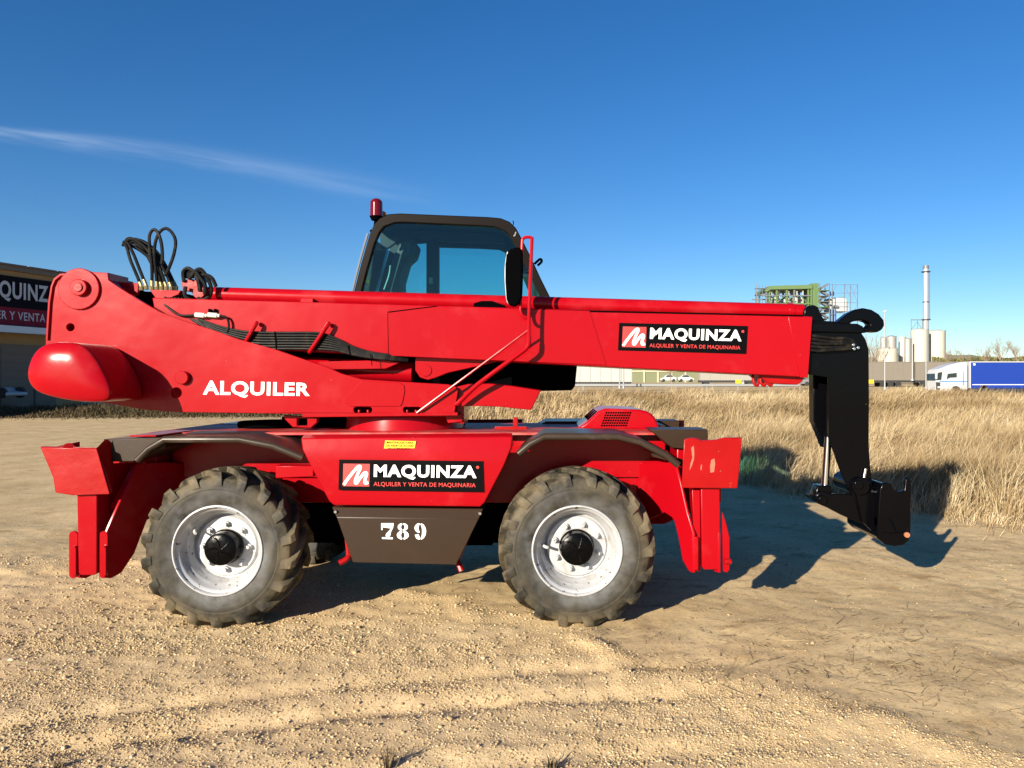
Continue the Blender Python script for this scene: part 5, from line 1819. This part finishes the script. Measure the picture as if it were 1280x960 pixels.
# process plant
def plant():
    d = 250.0
    s = F / d

    def X(px):
        return (px - VX) / s

    def Z(py):
        return CH - (py - VY) / s
    y0 = d - D
    zb = Z(478)
    t_ = thing('process_plant', 'green steel process plant tower with stairs and white cladding', 'factory', (X(1005), y0 + 8, zb))
    k = 0.22

    def beam(px0, py0, px1, py1, m, name, th=0.9, y=y0, dy=0.5):
        MB().box(X(min(px0, px1)), X(max(px0, px1)), y, y + dy, Z(max(py0, py1)), Z(min(py0, py1))).build(name, m, t_)
    for row in (0, 1):
        y = y0 + row * 12
        for px in (957, 961, 970, 982.5, 992, 1009.5, 1013):
            beam(px, 358, px + 2.0, 478, M['green_steel'] if px not in (992, 957) else M['plant_grey'], 'column', y=y)
        for py in (369, 379, 390, 402, 416, 432):
            beam(952, py, 1015, py + 1.3, M['plant_grey'] if py != 379 else M['green_steel'], 'girder', y=y - 0.3)
    MB().prism([Vector((X(x), y0 - 0.6, Z(y))) for x, y in ((955, 364), (962, 357.5), (1015, 356), (1015, 361), (963, 362), (958, 365))], (0, 13, 0)).build('roof_girder', M['green_panel'], t_)
    beam(1015, 354, 1023.5, 478, M['green_panel'], 'lift_shaft', dy=9)
    beam(1013.5, 355, 1014.8, 478, M['green_steel'], 'column', y=y0 - 0.4, dy=0.3)
    beam(1019, 353.8, 1019.8, 478, M['green_steel'], 'column', y=y0 - 0.15, dy=0.1)
    beam(965, 375, 979, 380.5, M['plant_white'], 'duct', y=y0 + 3, dy=5)
    MB().cyl((X(966), y0 + 4, Z(378)), (X(977), y0 + 4, Z(371)), 1.3, n=14).build('duct', M['plant_white'], t_)
    beam(985, 372, 1001, 402, M['plant_white'], 'cladding', y=y0 + 5, dy=5)
    beam(994, 370, 1008, 380, M['silo'], 'cladding', y=y0 + 4, dy=5)
    beam(966, 384, 984, 402, M['plant_grey'], 'cladding', y=y0 + 6, dy=5)
    beam(963, 404, 1013, 470, M['plant_grey'], 'cladding', y=y0 + 6.3, dy=5)
    for i, (px, py, w_, h_) in enumerate(((964, 366, 3, 5), (968, 371, 8, 2), (975, 362, 4, 9), (980, 383, 9, 6), (987, 366, 3, 6), (996, 361, 5, 6), (1002, 384, 8, 5), (1005, 372, 3, 8), (972, 391, 12, 5), (990, 394, 10, 6))):
        beam(px, py, px + w_, py + h_, (M['plant_grey'], M['plant_white'], M['silo'], M['galv'])[i % 4], 'vessel', y=y0 + 2 + i % 3, dy=3)
    for px in (965.5, 974, 987, 997.5, 1005):
        MB().cyl((X(px), y0 + 1, zb), (X(px), y0 + 1, Z(362)), 0.22, n=8).build('pipe', M['galv'], t_)
    for (xa, ya, xb, yb2) in ((961, 379, 970, 369), (970, 379, 982, 369), (982, 379, 992, 369), (961, 390, 970, 379), (1009, 379, 1000, 369), (992, 390, 1009, 379)):
        MB().tube([(X(xa), y0 - .2, Z(ya)), (X(xb), y0 - .2, Z(yb2))], 0.14, n=5, smooth=False).build('brace', M['green_steel'], t_)
    # stair tower
    for px in (1024.5, 1036.5):
        for y in (y0, y0 + 4):
            beam(px, 354, px + 0.9, 478, M['plant_grey'], 'column', y=y, dy=0.25)
    zt = 356
    for i in range(16):
        y_a = zt + i * 7
        x_a, x_b = (1025, 1037) if i % 2 else (1037, 1025)
        p0, p1 = Vector((X(x_a), y0 + 1, Z(y_a))), Vector((X(x_b), y0 + 1, Z(y_a + 7)))
        MB().prism([p0, p1, p1 + Vector((0, 0, 0.7)), p0 + Vector((0, 0, 0.7))], (0, 1.4, 0)).build('stair_flight', M['plant_grey'], t_)
        MB().box(X(1024), X(1037.5), y0 - 0.1, y0 + 4.2, Z(y_a + 7.2), Z(y_a + 6.4)).build('landing', M['green_steel'] if i % 3 == 0 else M['plant_grey'], t_)
    # lattice bay on the right
    for px in (1040.5, 1055.5, 1063, 1072):
        beam(px, 355.5, px + 0.6, 478, M['plant_grey'], 'column', dy=0.2)
    for py in (355.5, 366, 378, 392, 405, 420):
        beam(1038, py, 1072.5, py + 0.5, M['plant_grey'], 'girder', dy=0.2)
    for (xa, ya, xb, yb2) in ((1072, 356, 1063, 378), (1063, 356, 1072, 378), (1072, 378, 1063, 405), (1040, 366, 1046, 356), (1056, 356, 1063, 372)):
        MB().tube([(X(xa), y0, Z(ya)), (X(xb), y0, Z(yb2))], 0.07, n=5, smooth=False).build('brace', M['plant_grey'], t_)
    MB().prism([Vector((X(x), y0 + 3, Z(y))) for x, y in ((1042, 371), (1060, 370), (1064.5, 377), (1065, 388), (1042, 388))], (0, 6, 0)).build('cladding', M['plant_white'], t_)
    beam(1043, 381, 1051, 383.5, M['plant_grey'], 'hopper', y=y0 + 2)
    for px in (1041.8, 1045.5):
        MB().cyl((X(px), y0 + 1.5, Z(412)), (X(px), y0 + 1.5, Z(386)), 0.5, n=12).build('tank', M['plant_blue'], t_)
    MB().cyl((X(1042), y0 + 1.5, Z(369)), (X(1042), y0 + 1.5, Z(364)), 0.7, n=12).build('tank', M['plant_blue'], t_)
    MB().cyl((X(945.8), y0, zb), (X(945.8), y0, Z(353)), 0.12, n=6).build('mast', M['plant_grey'], t_)
    beam(945, 360, 958, 360.8, M['plant_grey'], 'walkway', dy=2)
    beam(945, 368, 958, 368.8, M['plant_grey'], 'walkway', dy=2)
    for px in (946, 949, 953):
        beam(px, 356, px + .4, 478, M['plant_grey'], 'column', dy=0.2)


plant()


def chimney():
    d = 290.0
    s = F / d
    x = (1157.3 - VX) / s

    def Z(py):
        return CH - (py - VY) / s
    y = d - D
    t_ = thing('chimney', 'tall slender steel chimney with ring platforms among the silos', 'chimney', (x, y, Z(478)))
    MB().cyl((x, y, Z(478)), (x, y, Z(333)), 3.7 / s, 3.2 / s, n=28).build('stack', M['chimney'], t_)
    MB().cyl((x, y, Z(336)), (x, y, Z(332)), 3.6 / s, n=28).build('stack_cap', M['plant_grey'], t_)
    for py, r in ((339.8, 5.3), (377.6, 3.8), (399.5, 5.6)):
        MB().cyl((x, y, Z(py + 0.5)), (x, y, Z(py - 0.5)), r / s, n=24).build('platform', M['dark_metal'], t_)
    MB().box(x + 2.8 / s, x + 3.4 / s, y - 1.1, y - 0.9, Z(400), Z(340)).build('ladder', M['plant_grey'], t_)
    pf = MB()
    for px in (1139, 1147, 1153):
        xx = (px - VX) / s
        pf.cyl((xx, y, Z(414)), (xx, y, Z(399)), 0.1, n=6)
    pf.box((1139 - VX) / s, x, y - .3, y + .3, Z(400.2), Z(399.4))
    pf.tube([((1139 - VX) / s, y, Z(412)), ((1147 - VX) / s, y, Z(402)), ((1152 - VX) / s, y, Z(411))], 0.1, n=5, smooth=False)
    pf.build('side_gantry', M['plant_grey'], t_)


chimney()


def silo(px0, px1, top, base, d, m, label, cone=0, grp='industrial silos'):
    s = F / d
    x = ((px0 + px1) / 2 - VX) / s
    r = (px1 - px0) / 2 / s
    y = d - D

    def Z(py):
        return CH - (py - VY) / s
    t_ = thing('silo', label, 'silo', (x, y, Z(base)), grp)
    MB().cyl((x, y, Z(base)), (x, y, Z(top)), r, n=36).build('shell', m, t_, bevel=0.08)
    MB().cyl((x, y, Z(top) + 0.01), (x, y, Z(top - 1.6)), r * 0.98, r * 0.45, n=36).build('roof', m, t_)
    rr = MB()
    for k in range(1, 5):
        z = Z(base) + (Z(top) - Z(base)) * k / 5
        rr.cyl((x, y, z - 0.08), (x, y, z + 0.08), r * 1.012, n=36)
    rr.build('ring', m, t_)
    MB().box(x + r * 0.7, x + r * 0.7 + 0.3, y - r * 0.78, y - r * 0.72, Z(base), Z(top - 1.2)).build('ladder', M['plant_grey'], t_)


silo(1139, 1159.5, 412.5, 478, 275, M['silo'], 'broad cream silo at the foot of the chimney, left one')
silo(1161, 1180.5, 414, 478, 278, M['silo'], 'broad cream silo with sloping roof nearest the white lorry')
silo(1108.5, 1119.5, 421, 478, 268, M['silo_steel'], 'shiny steel silo just right of the street lamp')
silo(1100.5, 1107.5, 422.5, 478, 272, M['silo_steel'], 'slim steel silo just left of the street lamp')
silo(1096, 1121, 436, 478, 266, M['silo'], 'squat cream tank below the pair of steel silos')
silo(1123.5, 1131.5, 422, 478, 272, M['silo'], 'slim cream silo between steel silos and broad silos')
silo(1130.5, 1138.5, 424, 478, 270, M['silo_steel'], 'slim dull steel silo touching the broad cream silo')
MB_dark = MB().box((1160 - VX) / (F / 282), (1163.5 - VX) / (F / 282), 282 - D, 283 - D, CH - (478 - VY) / (F / 282), CH - (418 - VY) / (F / 282))
tag(MB_dark.build('elevator_tower', M['dark_metal']), 'narrow dark elevator tower between the two broad silos', 'tower')


# distant hills
def hills():
    n = 160
    V, Fc = [], []
    ang = np.linspace(R(-75), R(75), n)
    dist = 900.0
    hgt = 20 + 14 * fbm(ang * 9, ang * 0, 4, 77) + 10 * fbm(ang * 60, ang * 0 + 3, 3, 78)
    for i in range(n):
        x, y = math.sin(ang[i]) * dist, math.cos(ang[i]) * dist
        V += [(x, y, -2), (x * 1.04, y * 1.04, hgt[i] * 0.55), (x * 1.12, y * 1.12, hgt[i]), (x * 1.5, y * 1.5, -2)]
    for i in range(n - 1):
        for k in range(3):
            Fc.append((i * 4 + k, i * 4 + 4 + k, i * 4 + 5 + k, i * 4 + 1 + k))
    o_ = add('hills', V, Fc, M['hill'], smooth=60)
    tag(o_, 'low wooded hills along the horizon', None, kind='structure')


hills()


def bare_tree(px, base, top, d, label, seed, group='bare trees beyond the road', wide=0.4):
    rnd = random.Random(seed)
    a = P(px, base, d)
    hgt = (base - top) / (F / d)
    t_ = thing('bare_tree', label, 'tree', a, group)
    tr, cr = MB(), MB()
    tr.tube([a, a + Vector((rnd.uniform(-.1, .1), 0, hgt * .22)), a + Vector((rnd.uniform(-.25, .25), 0, hgt * .45))], lambda t: hgt * (0.020 - 0.009 * t), n=7, sub=3)
    tr.build('trunk', M['bark'], t_)

    def branch(p, dirv, ln, r, lvl):
        n = 3
        pts = [p]
        d_ = dirv.copy()
        for k in range(n):
            d_ = (d_ + Vector((rnd.uniform(-.25, .25), rnd.uniform(-.25, .25), rnd.uniform(-.05, .22)))).normalized()
            pts.append(pts[-1] + d_ * ln / n)
        cr.tube(pts, lambda t: r * (1 - 0.65 * t), n=4, sub=1, smooth=False)
        if lvl == 0:
            return
        for k in range(rnd.randint(3, 5) if lvl > 1 else 4):
            q = pts[rnd.randint(1, n)]
            nd = (d_ + Vector((rnd.uniform(-1, 1), rnd.uniform(-1, 1), rnd.uniform(-.2, .7))) * 0.8).normalized()
            branch(q, nd, ln * rnd.uniform(.45, .7), r * 0.5, lvl - 1)
    for k in range(8):
        p = a + Vector((0, 0, hgt * rnd.uniform(.2, .45)))
        an = rnd.random() * 2 * PI
        branch(p, Vector((math.cos(an) * wide, math.sin(an) * wide, 0.8)).normalized(), hgt * rnd.uniform(.25, .38), hgt * .008, 3)
    cr.build('crown', M['twig'], t_)


bare_tree(1091, 478, 413, 160, 'bare leafless tree between the black boom head and the steel silos', 1)
bare_tree(1099, 478, 428, 170, 'small bare tree at the foot of the slim steel silo', 2)
bare_tree(1232, 470, 424, 200, 'bare thin tree above the blue trailer, left of three', 3)
bare_tree(1251, 470, 420, 205, 'bare thin tree above the blue trailer, middle of three', 4)
bare_tree(1272, 470, 423, 195, 'bare thin tree above the blue trailer, right of three', 5)
bare_tree(1187, 470, 430, 210, 'bare shrubby tree just right of the broad silos', 6, wide=0.7)
bare_tree(1208, 470, 433, 215, 'bare shrubby tree above the white lorry cab roof', 8, wide=0.7)
bare_tree(838, 478, 452, 140, 'bare tree before the green hall under the boom', 9)


def hedge():
    n = 9000
    d = rng.uniform(205, 235, n)
    px = rng.uniform(1165, 1330, n)
    x = (px - VX) / F * d
    top = 444 + 6 * fbm(px * 0.05, px * 0, 3, 91)
    zt = CH + (VY - top) / F * d
    z = -0.5 + (zt + 0.5) * rng.random(n) ** 0.6
    r = rng.uniform(0.25, 0.6, n)
    a = rng.normal(0, 1, (n, 3))
    b = rng.normal(0, 1, (n, 3))
    a /= np.linalg.norm(a, axis=1)[:, None]
    b /= np.linalg.norm(b, axis=1)[:, None]
    c_ = np.stack([x, d - D, z], -1)
    co = np.stack([c_ + a * r[:, None], c_ + b * r[:, None], c_ - a * r[:, None] * .8], 1).reshape(-1, 3)
    f_ = np.arange(n * 3).reshape(-1, 3)
    o_ = pieces_mesh('distant_thicket', co, f_, np.repeat(np.clip(rng.normal(0.55, 0.25, n), 0, 1), 3), M['leafy'])
    tag(o_, 'hazy olive thicket along the horizon behind the blue lorry', 'thicket', kind='stuff')


hedge()


# ------------------------------------------------------------------ background, left: warehouse
def warehouse():
    A = Vector((-32.35, 45.0 - D, 0))                # point of the wall seen at the picture's left edge
    dirw = Vector((0.9, 3.0, 0)).normalized()        # along the wall, away from the camera
    nrm = Vector((dirw.y, -dirw.x, 0))               # towards the lot
    t_ = thing('warehouse', 'shaded warehouse with a long black and red rental sign', 'warehouse', A + dirw * -5 - nrm * 12)

    def pt(u, z, o_=0.0):
        v = A + dirw * u + nrm * o_
        return Vector((v.x, v.y, z))
    u0, u1 = -26.0, 5.5

    def boxw(name, ua, ub, za, zb, oa, ob, m, par=t_, bevel=0.0):
        b = MB()
        b.prism([pt(ua, za, oa), pt(ub, za, oa), pt(ub, zb, oa), pt(ua, zb, oa)], nrm * (ob - oa))
        return b.build(name, m, par, bevel=bevel, smooth=0)
    boxw('wall', u0, u1, GZ - .3, 8.35, -24, 0, M['hall_wall'])
    rf = boxw('roof', u0 - .2, u1 + .2, 8.352, 8.62, -24.2, 0.2, M['hall_concrete'])
    for k in range(16):
        ua = u0 + (u1 - u0) * k / 16
        boxw('roof_sheet', ua + .05, ua + (u1 - u0) / 16 - .05, 8.622, 8.74, -0.8, 0.28, M['hall_roof'], rf)
    sg = boxw('sign_board', u0 + 1, u1 - .4, 5.16, 8.02, 0.01, 0.16, M['hall_black'])
    boxw('sign_band', u0 + 1, u1 - .42, 5.10, 6.16, 0.165, 0.20, M['hall_red'], sg)
    # white lettering: the visible stretch is the end of the words
    letter_quad('lettering', 'MAQUINZA', [pt(-1.55, 6.50, 0.215), pt(3.6, 6.50, 0.215), pt(3.6, 7.70, 0.215), pt(-1.55, 7.70, 0.215)], M['hall_letters'], sg, offset=0.03, spacing=1.1)
    letter_quad('lettering', 'ALQUILER Y VENTA', [pt(-2.3, 5.34, 0.215), pt(2.75, 5.34, 0.215), pt(2.75, 5.94, 0.215), pt(-2.3, 5.94, 0.215)], M['hall_letters'], sg, offset=0.012, spacing=1.1)
    boxw('canopy', u0, u1 - .3, 4.62, 5.02, 0.01, 1.1, M['hall_ledge'], bevel=0.02)
    for k in range(6):
        ua = u0 + 3 + k * 4.6
        dr = boxw('roller_door', ua, ua + 3.6, GZ, 4.0, 0.01, 0.07, M['hall_concrete'])
        for j in range(8):
            boxw('slat', ua + .05, ua + 3.55, GZ + 0.1 + j * .48, GZ + .5 + j * .48, 0.071, 0.10, M['hall_concrete'], dr)
    pole_b = pt(-0.4, 0, 3.2)
    p_ = MB().cyl((pole_b.x, pole_b.y, GZ), (pole_b.x, pole_b.y, 3.1), 0.06, n=10).build('metal_pole', M['dark_metal'])
    tag(p_, 'thin dark pole standing before the shaded warehouse wall', 'pole')


warehouse()
car(-42, 10, 484, 498, 43.0, M['white_van'], 'pale car parked before the shaded warehouse at the left edge', flip=True)
car(-60, 16, 466, 480, 46.0, M['grey_car'], 'dark grey car parked close to the warehouse wall', flip=True)

# small dark weeds in the gravel at the bottom edge of the view
for (px, py, hgt, sd, lb) in ((484, 950, 0.13, 1, 'small dark dry weed in the gravel, nearest the left wheel'), (690, 948, 0.07, 2, 'tiny dark dry weed in the gravel, below the right wheel'), (72, 952, 0.05, 3, 'tiny brown dry weed in the gravel at the lower left')):
    rs = np.random.default_rng(sd)
    k_ = (py - VY) / F
    dd = CH / k_
    n_ = 34
    x_ = (px - VX) / F * dd + rs.normal(0, 0.012, n_)
    y_ = dd - D + rs.normal(0, 0.012, n_)
    h_ = rs.uniform(0.3, 1.0, n_) * hgt
    c_, f_, t_ = blades(x_, y_, height(x_, y_), h_, rs.uniform(0.002, 0.006, n_), (h_ * rs.normal(0.1, 0.5, n_), h_ * rs.normal(0, 0.5, n_)), rs.uniform(0.0, 0.45, n_))
    tag(pieces_mesh('weed', c_, f_, t_, M['litter']), lb, 'weed')
